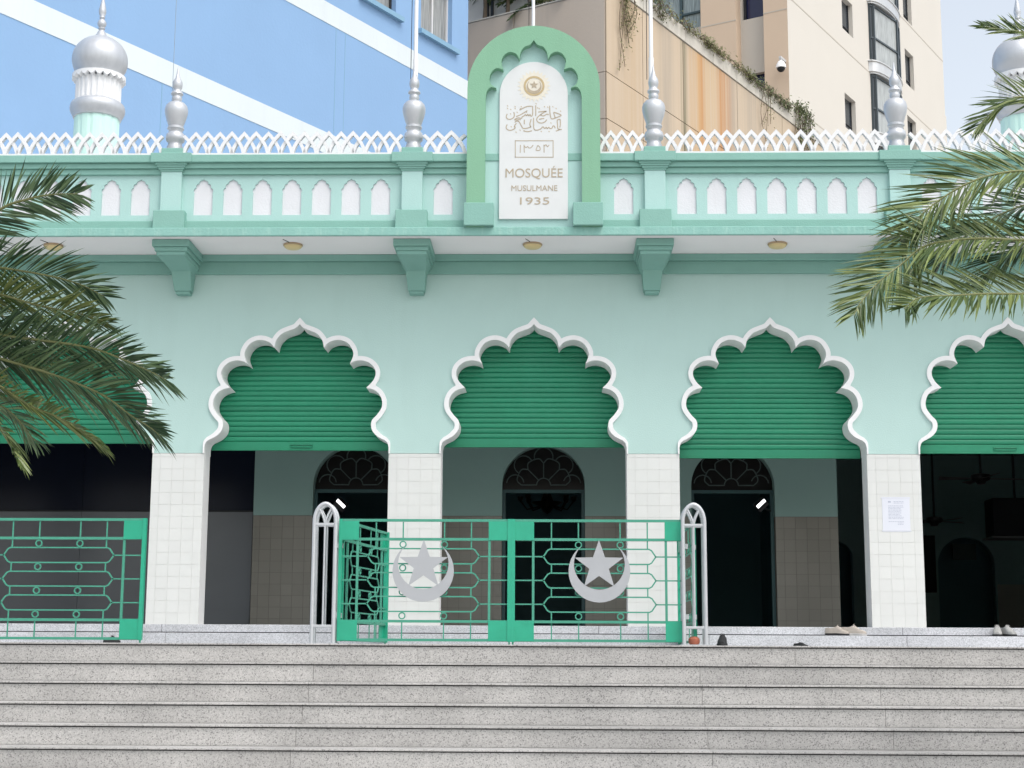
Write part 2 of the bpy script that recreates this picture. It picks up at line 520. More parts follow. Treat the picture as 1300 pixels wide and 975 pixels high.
# --- pillars clad in square white tiles
TW = 0.127
tb = MB(); tb.box(-TW/2+0.0012, TW/2-0.0012, -0.008, 0, -TW/2+0.0012, TW/2-0.0012)
tile_me = tb.mesh('tile', M_TILE)
def tile_grid(x0, x1, z0, z1, w, zstart_top=True):
    """cells of a grid of tiles from the top down, cut tiles at the far edges"""
    n = math.ceil((x1-x0)/w - 0.05); cells = []
    off = ((x1-x0)-n*w)/2
    for j in range(math.ceil((z1-z0)/w-0.02)):
        zt, zb = z1-j*w, max(z0, z1-(j+1)*w)
        for i in range(n):
            a, c = max(x0, x0+off+i*w), min(x1, x0+off+(i+1)*w)
            if c-a > 0.012 and zt-zb > 0.012: cells.append((a, c, zb, zt))
    return cells
trt = random.Random(3)
for h in range(-4, 4):
    xc = (h+0.5)*P
    pe = empty('pillar', (xc, 0, 0), parent=mq)
    c_ = MB(); c_.box(-PW, PW, 0.006, 0.27, -0.03, ZT-0.003)
    c_.obj('core', M_WHITE, pe)
    g_ = MB(); g_.box(-PW+0.001, PW-0.001, -0.0042, 0.0058, -0.002, ZT-0.004)
    g_.obj('grout', M_GROUT, pe)
    cells = tile_grid(-PW, PW, 0.0, ZT-0.045, TW)
    cells += [(a, c, ZT-0.043, ZT-0.006) for a, c, zb, zt in cells if abs(zt-(ZT-0.045)) < 1e-6]
    if h in (-2, -1, 0, 1):
        for a, c, zb, zt in cells:
            full = c-a > TW-0.004 and zt-zb > TW-0.004
            if full: o = lnk('tile', tile_me, pe, ((a+c)/2, 0.001, (zb+zt)/2))
            else:
                q = MB(); q.box(a-(a+c)/2+0.0009, c-(a+c)/2-0.0009, -0.008, 0, zb-(zb+zt)/2+0.0009, zt-(zb+zt)/2-0.0009)
                o = q.obj('tile', M_TILE, pe, loc=((a+c)/2, 0.001, (zb+zt)/2))
            o.rotation_euler = (trt.gauss(0, 0.006), 0, trt.gauss(0, 0.006))
    else:
        q = MB()
        for a, c, zb, zt in cells: q.box(a+0.0009, c-0.0009, -0.007, 0.001, zb+0.0009, zt-0.0009)
        q.obj('tile_field', M_TILE, pe, kind='stuff')

# --- roller shutters, slat by slat
SH = 0.056
prof = []
for k in range(7):
    a = k/6
    prof.append((-0.0075*math.sin(PI*a)**0.35, a*(SH-0.008)))
sl = MB()
xw = P/2-PW-0.004
vs = [(-xw, y, z) for y, z in prof]+[(xw, y, z) for y, z in prof]
fs = [(i, i+7, i+8, i+1) for i in range(6)]
vs += [(-xw, 0.012, -0.008), (xw, 0.012, -0.008)]
fs += [(14, 15, 7, 0)]
sl.add(vs, fs)
slat_me = sl.mesh('slat', M_SHUT, 50)
bot_y = {-3: 574, -2: 562, -1: 571, 0: 567, 1: 581, 2: 575, 3: 570}
for i in NB:
    zb = atZ(bot_y[i], 0.34, 680+i*297)
    sh = empty('roller_shutter', (i*P, 0.323, zb), parent=mq)
    q = MB(); q.box(-xw, xw, -0.008, 0.016, 0, 0.085); q.box(-xw, xw, -0.018, 0.016, -0.012, 0.0)
    q.obj('bottom_bar', M_SHUT, sh, bevel=0.003)
    if i in (-1, 2):
        q = MB(); q.tube([(-0.12, -0.014, 0.03), (-0.10, -0.022, 0.024), (0.10, -0.022, 0.024), (0.12, -0.014, 0.03), (0.12, -0.014, 0.052), (-0.12, -0.014, 0.052), (-0.12, -0.014, 0.03)], 0.006)
        q.obj('handle', M_SHUT, sh, 40)
    n = int((3.36-zb)/SH)+1
    for k in range(n): lnk('slat', slat_me, sh, (0, trt.gauss(0, 0.0012), 0.092+k*SH), (trt.gauss(0, 0.02), trt.gauss(0, 0.0006), 0))
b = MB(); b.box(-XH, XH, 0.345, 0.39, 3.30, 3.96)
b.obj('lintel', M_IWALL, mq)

# --- eave, mouldings, brackets
Zs = atZ(298.5, -0.90)
Zm0, Zm1 = atZ(331, -0.07), atZ(347.7, -0.03)
b = MB(); b.box(-XH, XH, -0.8598, 0.29, Zs+0.012, Zs+0.05)
b.obj('soffit', M_SOFFIT, mq)
b = MB(); b.box(-XH, XH, -0.085, -0.001, Zm0, Zs+0.011); b.box(-XH, XH, -0.045, -0.001, Zm1, Zm0-0.0005)
b.obj('wall_moulding', M_TRIM, mq, bevel=0.006)
Yp, Ys, Yc = -0.76, -0.80, -0.873
Zl1 = atZ(287.8, -0.90)        # top of ledge
Zb1 = atZ(279, -0.80)          # top of base band
Znb, Znt = atZ(272.2, Yp), atZ(226, Yp)
Zpt = atZ(220.6, Yp)
Zf1, Zf2 = atZ(204.2, -0.85), atZ(194.8, -0.85)
b = MB(); b.box(-XH, XH, -0.90, -0.86, Zs, Zl1); b.box(-XH, XH, -0.8598, -0.60, Zs+0.051, Zl1-0.0004)
b.obj('ledge', M_LEDGE, mq, bevel=0.008)
b = MB(); b.box(-XH, XH, -0.80, -0.58, Zl1+0.0005, Zb1)
b.obj('base_band', M_TRIM, mq, bevel=0.008)
b = MB(); b.box(-XH, XH, -0.855, -0.56, Zf1, Zf2); b.box(-XH, XH, -0.82, -0.57, Zf1-(Zf1-Zpt)*0.5, Zf1-0.0005); b.box(-XH, XH, -0.792, -0.575, Zpt-0.005, Zf1-(Zf1-Zpt)*0.5-0.0005)
b.obj('coping', M_TRIM, mq, bevel=0.006)
Zf2c = Zf2
# parapet wall with recessed scallop-headed niches
nw = 0.104; nh = Znt-Znb
nhalf = [(0, 1.0), (0.10, 0.968), (0.30, 0.955), (0.44, 0.925), (0.49, 0.885), (0.45, 0.865), (0.60, 0.870), (0.74, 0.838), (0.80, 0.785), (0.74, 0.755), (0.88, 0.748), (0.99, 0.705), (1.0, 0.645), (0.93, 0.61), (0.96, 0.56), (0.97, 0.0)]
NH = [Vector((x*nw, Znb+z*nh)) for x, z in nhalf]
NICHE = mirror(NH)
pitch = 0.312
nx = []
for h in range(-4, 4):
    a = (h+0.5)*P
    if h == -1: nx += [a+0.325]
    elif h == 0: nx += []
    else: nx += [a+P/2+(j-3)*pitch for j in range(7)]
    if h == 0: nx += [a+P/2+(j-3)*pitch for j in range(7)]
nx += [0.5*P-0.325]
nx = sorted(nx)
b = MB()
edges = [-XH] + [(p+q)/2 for p, q in zip(nx[:-1], nx[1:])] + [XH]
for k, x in enumerate(nx):
    l, r = edges[k], edges[k+1]
    b.prism([(l, Znb), (l, Zpt), (r, Zpt), (r, Znb)] + [(x+q.x, q.y) for q in NICHE[::-1]], Yp, Yp+0.03)
b.box(-XH, XH, Yp, Yp+0.03, Zb1-0.001, Znb)
b.box(-XH, XH, Yp+0.03, -0.60, Zb1-0.001, Zpt)
b.obj('parapet_wall', M_PANEL, mq)
q = MB(); q.prism([(v.x, v.y-Znb) for v in [Vector((v.x*1.0, v.y)) for v in NICHE]], 0, 0.012)
npan = q.mesh('niche_panel', M_NICHE)
for x in nx: lnk('niche_panel', npan, mq, (x, Yp+0.0178, Znb))
# posts
Zc0, Zc1, Zc2 = atZ(204, Yc), atZ(192, Yc), atZ(186, -0.84)
Zpb = atZ(265.6, -0.86); Zsh = atZ(217, Ys)
pm = 1/118.0
for h in range(-4, 4):
    xc = (h+0.5)*P
    pe = empty('parapet_post', (xc, -0.70, Zl1), parent=mq)
    def pb(name, w, y0, z0, z1, M, bev=0.006):
        q = MB(); q.box(-w/2, w/2, y0+0.70, 0.13, z0-Zl1, z1-Zl1)
        return q.obj(name, M, pe, bevel=bev)
    pb('base', 0.330, -0.865, Zl1+0.0006, Zpb, M_TRIM)
    pb('shaft', 0.218, -0.815, Zpb, Zsh, M_PANEL)
    q = MB()
    for k in range(4):
        w = 0.236+0.072*k/3*1.3; z0 = Zsh+(Zc0-Zsh)*k/4
        q.box(-w/2, w/2, -0.822-0.011*k+0.70, 0.135, z0-Zl1, z0+(Zc0-Zsh)/4-Zl1-0.0004)
    q.obj('capital', M_TRIM, pe)
    pb('cap', 0.4296, Yc-0.004, Zc0, Zc1, M_TRIM)
    pb('pedestal', 0.225, -0.84, Zc1+0.0004, Zc2, M_TRIM)
# brackets under the eave
def bracket():
    q = MB(); zt = Zs+0.010
    q.box(-0.195, 0.195, -0.74, -0.02, zt-0.075, zt-0.0)
    q.box(-0.172, 0.172, -0.715, -0.02, zt-0.120, zt-0.0755)
    q.box(-0.155, 0.155, -0.70, -0.02, zt-0.160, zt-0.1205)
    # sloping underside running back to the wall
    w = 0.145; z1 = zt-0.1605; z2 = atZ(344, -0.22)
    q.add([(-w, -0.68, z1), (w, -0.68, z1), (w*0.72, -0.24, z2), (-w*0.72, -0.24, z2), (-w, -0.02, z1), (w, -0.02, z1), (w*0.72, -0.02, z2), (-w*0.72, -0.02, z2)],
          [(0, 3, 2, 1), (0, 4, 7, 3), (1, 2, 6, 5), (4, 5, 6, 7), (0, 1, 5, 4), (3, 7, 6, 2)])
    z3 = atZ(369, -0.12)
    w2 = 0.108
    q.add([(-w2, -0.25, z2+0.01), (w2, -0.25, z2+0.01), (w2*0.82, -0.13, z3), (-w2*0.82, -0.13, z3), (-w2, -0.001, z2+0.01), (w2, -0.001, z2+0.01), (w2*0.82, -0.001, z3), (-w2*0.82, -0.001, z3)],
          [(0, 3, 2, 1), (0, 4, 7, 3), (1, 2, 6, 5), (4, 5, 6, 7), (0, 1, 5, 4), (3, 7, 6, 2)])
    q.box(-w2*0.72, w2*0.72, -0.12, -0.001, z3-0.03, z3-0.0005)
    return q.mesh('bracket', M_TRIM)
br = bracket()
for h in range(-4, 4):
    o = lnk('bracket', br, mq, ((h+0.5)*P, 0, 0))
    bv = o.modifiers.new('bevel', 'BEVEL'); bv.width = 0.006; bv.segments = 2
# soffit lamps
for i, px in ((-2, 68), (-1, 372), (0, 676), (1, 987)):
    x = at(px, 311, -0.5).x
    lm = empty('soffit_lamp', (x, -0.50, Zs+0.012), label='round cream ceiling lamp under the eave '+{-2: 'over the arch behind the palm fronds', -1: 'over the handled shutter nearest the crescent gates', 0: 'below the marble inscription tablet', 1: 'over the arch with the lowest shutter'}[i], cat='lamp', group='cream lamps under the eave')
    q = MB(); q.lathe([(0, 0), (0.100, 0), (0.105, -0.010), (0.100, -0.020), (0.0, -0.020)], 24)
    q.obj('rim', mat('lamp_rim', (0.45, 0.33, 0.2), 0.5), lm, smooth=40)
    q = MB(); q.lathe([(0.094, -0.0205), (0.090, -0.035), (0.07, -0.048), (0.04, -0.056), (0, -0.059)], 24)
    q.obj('diffuser', mat('lamp_cream_glass', (0.72, 0.58, 0.30), 0.35), lm, smooth=60)
    q = MB(); q.tube([(0, 0.02, -0.002), (-0.03, -0.12, -0.004), (-0.07, -0.22, -0.002)], 0.004)
    q.obj('cable', M_DARK, lm)

# --- white interlaced crest
CP = 0.1268
ch = atZ(168.0, -0.80) - Zf2
arc = []
for k in range(9):
    a = k/8
    arc.append((-CP+CP*(1-math.cos(a*PI/2*0.93))/(1-math.cos(PI/2*0.93)), ch*math.sin(a*PI/2*0.80)/math.sin(PI/2*0.80)))
q = MB()
# pointed arch: two curved limbs that meet in a tip
lim = [( -CP*(1-(t_/8))**0.0*1 + 0, 0) for t_ in range(1)]
def limb(s_):
    pts = []
    for k in range(9):
        t_ = k/8
        x = -CP*math.cos(t_*PI/2*0.78)/1.0
        x = -CP*(1-t_**1.75)
        z = (ch-0.012)*t_
        pts.append((s_*x, z))
    return pts
q.bar(limb(1) + [(p_[0], p_[1]) for p_ in limb(-1)[::-1]][1:], 0.034, -0.022, 0.022)
crest_me = q.mesh('crest_arch', M_LATTICE, 40)
q = MB(); q.bar(limb(1), 0.034, -0.022, 0.022); half_l = q.mesh('crest_half_arch', M_LATTICE, 40)
q = MB(); q.bar(limb(-1)[::-1], 0.034, -0.022, 0.022); half_r = q.mesh('crest_half_arch', M_LATTICE, 40)
YCR = -0.80
stx0, stx1 = at(590, 180, -0.90).x, at(762, 180, -0.90).x
base = MB()
ncr = 0
for h in range(-4, 4):
    x0 = (h+0.5)*P+0.115; x1 = (h+1.5)*P-0.115
    segs = [(x0, x1)] if h != -1 else [(x0, stx0), (stx1, x1)]
    if h == 3: segs = [(x0, XH-0.02)]
    for a, c in segs:
        bb = MB(); bb.box(a, c, YCR-0.034, YCR+0.035, Zf2+0.0004, Zf2+0.022); bb.obj('crest_base', M_LATTICE, mq)
        n = max(2, round((c-a)/CP)); w = (c-a)/n
        for k in range(1, n):
            x = a+k*w
            o = lnk('crest_arch', crest_me, mq, (x, YCR+(0.010 if k % 2 else -0.004), Zf2+0.004))
            o.scale = (w/CP, 1.2, 1)
        for x, me_ in ((a, half_r), (c, half_l)):
            o = lnk('crest_half_arch', me_, mq, (x, YCR+0.008, Zf2+0.003))
            o.scale = (w/CP, 1.0, 0.92)

# --- silver finials on the posts, flagpoles
def finial_prof():
    # (radius px, y px) measured on the post above the bay left of the tablet, from top to bottom
    L = [(0.6,81),(1.5,88),(3.2,95),(5.6,99),(6.2,103),(5.6,107),(4.4,109.5),(4.6,110.5),(6.9,113),(7.4,115),(5.6,117),(5.4,118.5),(6.2,120),(5.6,123),(5.2,124.5),
         (9.5,126.5),(12.6,130),(13.8,134.5),(13.6,139),(12.2,145),(10.2,151),(8.6,156),(9.8,157),(9.8,159),(8.6,160),(8.0,163),(10.6,166),(11.6,170),(10.8,174),(8.4,176),(8.2,179),(9.6,181.5),(9.4,186.5)]
    z0 = atZ(186.2, -0.73)
    return [(r*0.00885, (186.5-y)*0.00885) for r, y in L[::-1]]
q = MB(); q.lathe([(0, -0.02)]+finial_prof()+[(0, finial_prof()[-1][1]+0.02)], 28)
fin_me = q.mesh('finial', M_SILVERD, 50)
for h in range(-4, 4):
    lnk('finial', fin_me, mq, ((h+0.5)*P, -0.72, Zc2+0.001))
# flagpoles stand on the roof just behind the parapet
for k, (px, rr_, lab) in enumerate(((528, 0.028, 'tall white flagpole rising behind the silver finial beside the blue building'), (677, 0.024, 'white flagpole rising behind the rounded top of the marble tablet frame'), (826.5, 0.028, 'tall white flagpole rising behind the silver finial in front of the rust streaked wall'))):
    x = at(px, 60, -0.35).x
    fp = empty('flagpole', (x, -0.35, Zpt-0.02), label=lab, cat='flagpole', group='flagpoles behind the parapet')
    q = MB(); q.tube([(0, 0, 0), (0, 0, 1.45), (0, 0, 1.46), (0, 0, 4.6)], [rr_, rr_, rr_*0.8, rr_*0.6], 12)
    q.obj('pole', mat('pole_white', (0.66, 0.67, 0.68), 0.4, 0.05, 5), fp, smooth=40)
    q = MB(); q.tube([(-0.05, -0.015, 1.2), (-0.045, -0.012, 3), (-0.02, 0, 4.5)], 0.004, 5)
    q.obj('halyard', M_DARK, fp)
    q = MB(); q.box(-0.08, 0.08, -0.08, 0.08, 0.0, 0.012)
    q.obj('base_plate', M_SILVERD, fp)
x = at(222, 60, -0.60).x
M_SILL0 = simple('blue_grey_wire', (0.25, 0.32, 0.40), 0.5)
fp = empty('lightning_rod', (x, -0.62, Zf2), label='thin lightning rod wire above the silver finial near the white dome minaret', cat='rod')
q = MB(); q.tube([(0, 0, 0), (0, 0, 3.2)], 0.0035, 6); q.obj('rod', M_SILL0, fp)
q = MB(); q.box(-0.02, 0.02, -0.02, 0.02, 0, 0.03); q.obj('clamp', M_SILVERD, fp)
# roof slab behind the parapet and side walls, ceiling
b = MB(); b.box(-XH, XH, -0.575, 17, Zs+0.06, Zpt-0.03)
b.obj('roof_slab', M_PAVE, mq)
b = MB(); b.box(-XH, XH, 0.43, 16.9, 3.50, 3.55)
b.obj('ceiling', mat('dim_ceiling_paint', (0.30, 0.33, 0.33), 0.8), mq)
b = MB(); b.box(-XH-0.2, -XH, -0.0, 17, -1.9, Zpt); b.box(XH, XH+0.2, -0.0, 17, -1.9, Zpt)
b.obj('side_wall', M_WALL, mq)

# --- inscribed tablet in its green frame
YS = -0.93
tab = empty('tablet_frame', (at(677, 287, YS).x, YS, Zl1), parent=mq, label='leaf green round-topped frame with scalloped inner edge around the marble tablet')
T0 = tab.location.copy()
def c3(u, v, Y=YS):
    q = at(570+u/3.25, v/3.25, Y)
    return Vector((q.x-T0.x, q.z-T0.z))
uc = 343.0
outer = []
lo, ro = c3(66, 838), c3(620, 838)
hw = (ro.x-lo.x)/2; mid = (ro.x+lo.x)/2
ztop = c3(343, 106).y; zspr = c3(343, 365).y
oh = [Vector((hw*math.cos(a), zspr+(ztop-zspr)*math.sin(a))) for a in [PI/2*k/16 for k in range(17)]][::-1]
oh = [Vector((0, ztop))]+oh[1:]+[Vector((hw, 0.0))]
inner_c = [[(343,165),(358,184),(380,192),(396,212),(402,243)],
           [(402,243),(415,222),(440,213),(463,224),(476,250),(468,286)],
           [(468,286),(495,279),(515,293),(525,318),(519,345),(497,362)],
           [(497,362),(519,358),(535,374),(541,400)]]
ih = []
for l in inner_c:
    w = spline([c3(*q) for q in l], 4)
    ih += w if not ih else w[1:]
x343 = ih[0].x
ih = [Vector((q.x-x343, q.y)) for q in ih]
ih[0].x = 0
ih.append(Vector((ih[-1].x, 0.0)))
OUTER, INNER = mirror(oh), mirror(ih)
q = MB(); q.prism([tuple(v) for v in OUTER]+[tuple(v) for v in INNER[::-1]], 0, 0.30)
q.obj('surround', M_STELE, tab, smooth=30, bevel=0.006)
q = MB(); q.prism([tuple(v) for v in OUTER[2:-2]], 0.085, 0.20)
q = MB()
bk = [Vector((v.x*0.97, v.y-0.005)) for v in OUTER]
q.prism([tuple(v) for v in bk], 0.085, 0.28)
q.obj('recess_panel', M_PANEL, tab)
for s_ in (-1, 1):
    xa = c3(104 if s_ < 0 else 582, 838).x - x343
    xa = s_*(hw-0.142)+s_*0.012
    q = MB(); q.box(xa-0.155, xa+0.155, -0.035, 0.28, 0.0005, c3(343, 838).y)
    q.obj('base_block', M_TRIM, tab, bevel=0.006)
# marble tablet
sx0, sx1 = c3(203, 600).x-x343, c3(487, 600).x-x343
sw = (sx1-sx0)/2
szt, szb = c3(343, 247).y, c3(343, 897).y
sl_ = [Vector((0, szt))]+[Vector((sw*math.sin(a), szt-sw+sw*math.cos(a))) for a in [PI/2*k/14 for k in range(1, 15)]]+[Vector((sw, szb))]
q = MB(); q.prism([tuple(v) for v in mirror(sl_)], 0.058, 0.0848)
slab = q.obj('marble_tablet', M_MARBLE, tab, smooth=30, bevel=0.004)
YT = 0.0565
# lettering (flat raised letters)
dg = None
def text(body, ux, vtop, vbot, width_u, name, thick=0.0):
    cu = bpy.data.curves.new(name, 'FONT')
    cu.body = body
    cu.align_x = 'CENTER'
    cu.extrude = 0.004
    cu.offset = thick
    cu.size = 1
    o = bpy.data.objects.new(name, cu)
    C.objects.link(o)
    d = bpy.context.evaluated_depsgraph_get()
    me = bpy.data.meshes.new_from_object(o.evaluated_get(d))
    bpy.data.objects.remove(o)
    xs = [v.co.x for v in me.vertices]; ys = [v.co.y for v in me.vertices]
    # cap height from a plain letter: the accent rises above it
    zb = c3(343, vbot).y; zt = c3(343, vtop).y
    caph = 0.7285 if True else 1
    w = width_u/3.25/118.0*0.985
    sx = w/(max(xs)-min(xs)); sz = (zt-zb)/caph
    xm = (max(xs)+min(xs))/2
    xc = c3(ux, (vtop+vbot)/2).x-x343
    for v in me.vertices:
        x_, y_, e_ = v.co
        v.co = ((x_-xm)*sx+xc, YT-e_*0.5, zb+y_*sz)
    me.flip_normals()
    me.materials.clear(); me.materials.append(M_INK)
    return lnk(name, me, tab)
text('MOSQU\u00c9E', 344, 686, 725, 232, 'lettering', 0.0)
text('MUSULMANE', 345, 757, 781, 186, 'lettering', 0.0)
text('1935', 346, 806, 837, 118, 'lettering', 0.0)
# carved Arabic inscription, stroke by stroke
def c6(u, v):
    q = at(632+u/12.19, 125+v/12.19, YS+0.06)
    return Vector((q.x-T0.x, q.z-T0.z))
A1 = [[(835,215),(890,230),(955,262),(900,290),(850,310),(815,318),(795,300),(785,260),(778,180),(775,115)], [(838,225),(850,262),(862,300)],
      [(762,252),(730,245),(690,270),(655,265),(640,250),(690,215),(722,200),(660,204),(600,212)], [(640,250),(592,290),(575,330),(600,368),(650,382),(700,365),(732,330)], [(612,326),(650,314),(692,312)],
      [(560,108),(562,200),(560,272)], [(512,118),(514,210),(508,262),(490,276),(472,250),(455,270),(438,246),(420,268),(400,250),(380,270),(352,285),(340,308),(290,302),(246,318),(242,334),(330,326)],
      [(500,122),(430,125),(370,150),(310,180)], [(258,282),(320,256),(390,216),(432,188)],
      [(222,214),(231,260),(215,300),(160,325),(116,310),(105,280),(120,240)]]
A2 = [[(940,326),(942,400),(934,450)], [(940,326),(896,336),(898,410),(902,466),(930,482),(872,508)], [(965,480),(930,482)],
      [(862,462),(850,432),(828,428),(812,460),(782,466),(762,448),(742,466),(722,448),(700,466),(672,440),(640,470),(592,490),(546,486),(530,450),(528,380),(528,300)],
      [(492,438),(440,458),(372,466),(342,430),(304,362),(262,352),(238,372)], [(262,385),(236,420),(241,460),(192,490),(142,491),(110,470),(104,440),(120,405)],
      [(370,500),(432,515),(502,500)], [(490,320),(470,400),(486,440)], [(385,330),(384,400)]]
DOTS = [(120,150),(168,165),(235,118),(235,150),(320,150),(268,208),(690,120),(740,128),(610,150),(820,122),(870,150),(938,190),(640,505),(760,505),(225,435),(250,515),(312,482),(330,120),(165,232),(410,205),(560,75),(120,108),(585,140),(790,372),(175,430)]
def strokes(name, LL, w, M):
    q = MB()
    for l in LL:
        pts = spline([c6(*p_) for p_ in l], 4) if len(l) > 2 else [c6(*p_) for p_ in l]
        q.bar([(p_.x-x343, p_.y) for p_ in pts], w, YT-0.0005, YT+0.003)
    return q.obj(name, M, tab)
strokes('inscription', A1, 0.0105, M_INK)
strokes('inscription', A2, 0.0105, M_INK)
strokes('vowel_marks', [[(u, v), (u+14, v+16)] for u, v in DOTS], 0.007, M_GOLD)['kind'] = 'stuff'
strokes('date_frame', [[(245, 655), (830, 655)], [(830, 648), (830, 917)], [(837, 910), (238, 910)], [(245, 917), (245, 648)]], 0.008, M_INK)
strokes('date_numerals', [[(325,720),(322,780),(320,842)], [(380,718),(382,780),(384,838)], [(384,738),(410,762),(435,745),(456,767),(490,760),(522,722)],
        [(592,728),(574,770),(566,800),(600,806),(628,796),(624,755),(592,728)], [(690,838),(690,780),(687,718)], [(690,742),(720,718),(742,748),(768,722)]], 0.0085, M_INK)
# sunburst, ring, crescent and star
ec = c3(344, 347); ec = Vector((ec.x-x343, ec.y))
q = MB(); ur = 1/3.25/118.0
pts = []
for k in range(48):
    r = (68 if k % 2 == 0 else 54)*ur
    a = 2*PI*k/48
    pts.append((ec.x+r*math.cos(a), ec.y+r*math.sin(a)))
q.prism(pts, YT-0.0005, YT+0.003)
q.obj('sunburst', mat('pale_gold_paint', (0.66, 0.63, 0.54), 0.6, 0.12, 25), tab)
q = MB()
q.bar([(ec.x+38*ur*math.cos(2*PI*k/32), ec.y+38*ur*math.sin(2*PI*k/32)) for k in range(33)], 8*ur, YT-0.0035, YT-0.0006)
q.obj('ring', M_GOLD, tab)
def crescent(cx, cz, ro, ri, dz, n=28):
    """outer circle ro at (cx, cz), inner circle ri shifted up by dz; tips where they meet"""
    d = dz
    zt = (ro*ro-ri*ri+d*d)/(2*d)
    xt = math.sqrt(max(0, ro*ro-zt*zt))
    ao = math.atan2(zt, xt); ai = math.atan2(zt-d, xt)
    o = [(cx+ro*math.cos(a), cz+ro*math.sin(a)) for a in [ao-(PI+2*ao)*k/n for k in range(n+1)]]
    i = [(cx+ri*math.cos(a), cz+d+ri*math.sin(a)) for a in [ai-(PI+2*ai)*k/n for k in range(n+1)]]
    return o+i[::-1][1:-1]
def star(cx, cz, r, ratio=0.40):
    return [(cx+(r if k % 2 == 0 else r*ratio)*math.sin(PI*k/5), cz+(r if k % 2 == 0 else r*ratio)*math.cos(PI*k/5)) for k in range(10)]
q = MB(); q.prism(crescent(ec.x, ec.y-3*ur, 30*ur, 25*ur, 7*ur), YT-0.004, YT-0.0007)
q.obj('crescent', M_INK, tab)
q = MB(); q.prism(star(ec.x, ec.y+4*ur, 18*ur), YT-0.0042, YT-0.0008)
q.obj('star', M_INK, tab)

# ================================================================== INNER WALL OF THE PRAYER HALL
YI = 2.3
ZTI = atZ(655, YI)
xl, xr = at(320, 700, YI).x, at(1065, 700, YI).x
hall = empty('prayer_hall_wall', (0, YI, 0), label='dim inner wall with arched fanlight doorways and cream tile dado behind the arches', cat='wall')
dcx = [at(px, 600, YI).x for px in (450, 690, 930)]
dw = 0.50
dtop = atZ(566, YI)
def round_arch(w, top, n=14):
    h = [Vector((w*math.sin(PI/2*k/n), top-w*0.98+w*0.98*math.cos(PI/2*k/n))) for k in range(n+1)]
    return h
dh = round_arch(dw, dtop)
DO = mirror(dh)
ed = [xl, (dcx[0]+dcx[1])/2, (dcx[1]+dcx[2])/2, xr]
q = MB()
for k, x in enumerate(dcx):
    l, r = ed[k], ed[k+1]
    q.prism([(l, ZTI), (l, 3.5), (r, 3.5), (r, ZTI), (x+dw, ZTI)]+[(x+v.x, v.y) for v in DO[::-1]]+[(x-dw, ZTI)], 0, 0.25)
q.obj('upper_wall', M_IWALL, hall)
q = MB()
iw = []
xs = [xl]+[e for x in dcx for e in (x-dw, x+dw)]+[xr]
for a, c in zip(xs[0::2], xs[1::2]):
    q.box(a, c, -0.0015, 0.25, -0.003, ZTI-0.0005)
    iw += [(a, c)]
q.obj('dado_core', M_IGROUT, hall)
IT = 0.137
ib = MB(); ib.box(-IT/2+0.002, IT/2-0.002, -0.004, 0.004, -IT/2+0.002, IT/2-0.002)
it_me = ib.mesh('tile', M_ITILE)
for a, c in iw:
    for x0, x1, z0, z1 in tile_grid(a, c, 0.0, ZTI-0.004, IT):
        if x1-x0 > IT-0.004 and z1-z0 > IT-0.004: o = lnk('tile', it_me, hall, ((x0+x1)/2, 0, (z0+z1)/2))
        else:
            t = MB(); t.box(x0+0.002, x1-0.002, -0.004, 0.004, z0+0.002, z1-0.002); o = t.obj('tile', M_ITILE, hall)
        o.rotation_euler = (trt.gauss(0, 0.004), 0, trt.gauss(0, 0.004)) if o.data == it_me else (0, 0, 0)
# fanlights: flower tracery over a transom
M_TRAC = mat('tracery_paint', (0.055, 0.085, 0.08), 0.5)
for k, x in enumerate(dcx):
    fl = empty('fanlight', (x, 0.16, 0), parent=hall)
    zt = atZ(622, YI+0.16)
    q = MB(); q.box(-dw+0.001, dw-0.001, -0.03, 0.03, zt-0.04, zt)
    q.obj('transom', M_TEAL, fl)
    fc = zt+0.06
    def arcpts(r, a0, a1, n=10, cx=0, cz=0): return [(cx+r*math.cos(a0+(a1-a0)*j/n), cz+r*math.sin(a0+(a1-a0)*j/n)) for j in range(n+1)]
    q = MB()
    q.bar(arcpts(0.085, 0, PI), 0.012, -0.012, 0.004)
    for j in range(5):
        a = PI*j/4
        q.bar([(0.085*math.cos(a), fc*0+0.085*math.sin(a)), (0.27*math.cos(a), 0.27*math.sin(a))], 0.012, -0.012, 0.004)
    for j in range(4):
        a0, a1 = PI*j/4, PI*(j+1)/4; am = (a0+a1)/2
        q.bar(spline([(0.27*math.cos(a0), 0.27*math.sin(a0)), (0.33*math.cos(am-0.2), 0.33*math.sin(am-0.2)), (0.33*math.cos(am+0.2), 0.33*math.sin(am+0.2)), (0.27*math.cos(a1), 0.27*math.sin(a1))], 4), 0.012, -0.014, 0.002)
    for j in range(5):
        a = PI*j/4
        q.bar(arcpts(0.115, a-1.75, a+1.75, 10, 0.345*math.cos(a), 0.345*math.sin(a)) if 0 < j < 4 else arcpts(0.105, PI*0.02 if j == 0 else 0.1, PI*0.9 if j == 0 else PI*0.98, 8, 0.345*math.cos(a), 0.02), 0.012, -0.016, 0.0)
    o = q.obj('tracery', M_TRAC, fl, loc=(0, 0, fc))
    q = MB(); q.prism([(v.x*0.995, v.y-0.003) for v in DO if v.y > zt]+[(dw*0.995, zt+0.001), (-dw*0.995, zt+0.001)], 0.006, 0.014)
    q.obj('glass', simple('dark_glass', (0.012, 0.011, 0.011), 0.2, spec=0.25), fl)
    # door jamb lining
    q = MB(); q.box(-dw+0.0005, -dw+0.04, -0.05, 0.05, 0, zt-0.0405); q.box(dw-0.04, dw-0.0005, -0.05, 0.05, 0, zt-0.0405)
    q.obj('jamb', M_TEAL, fl)
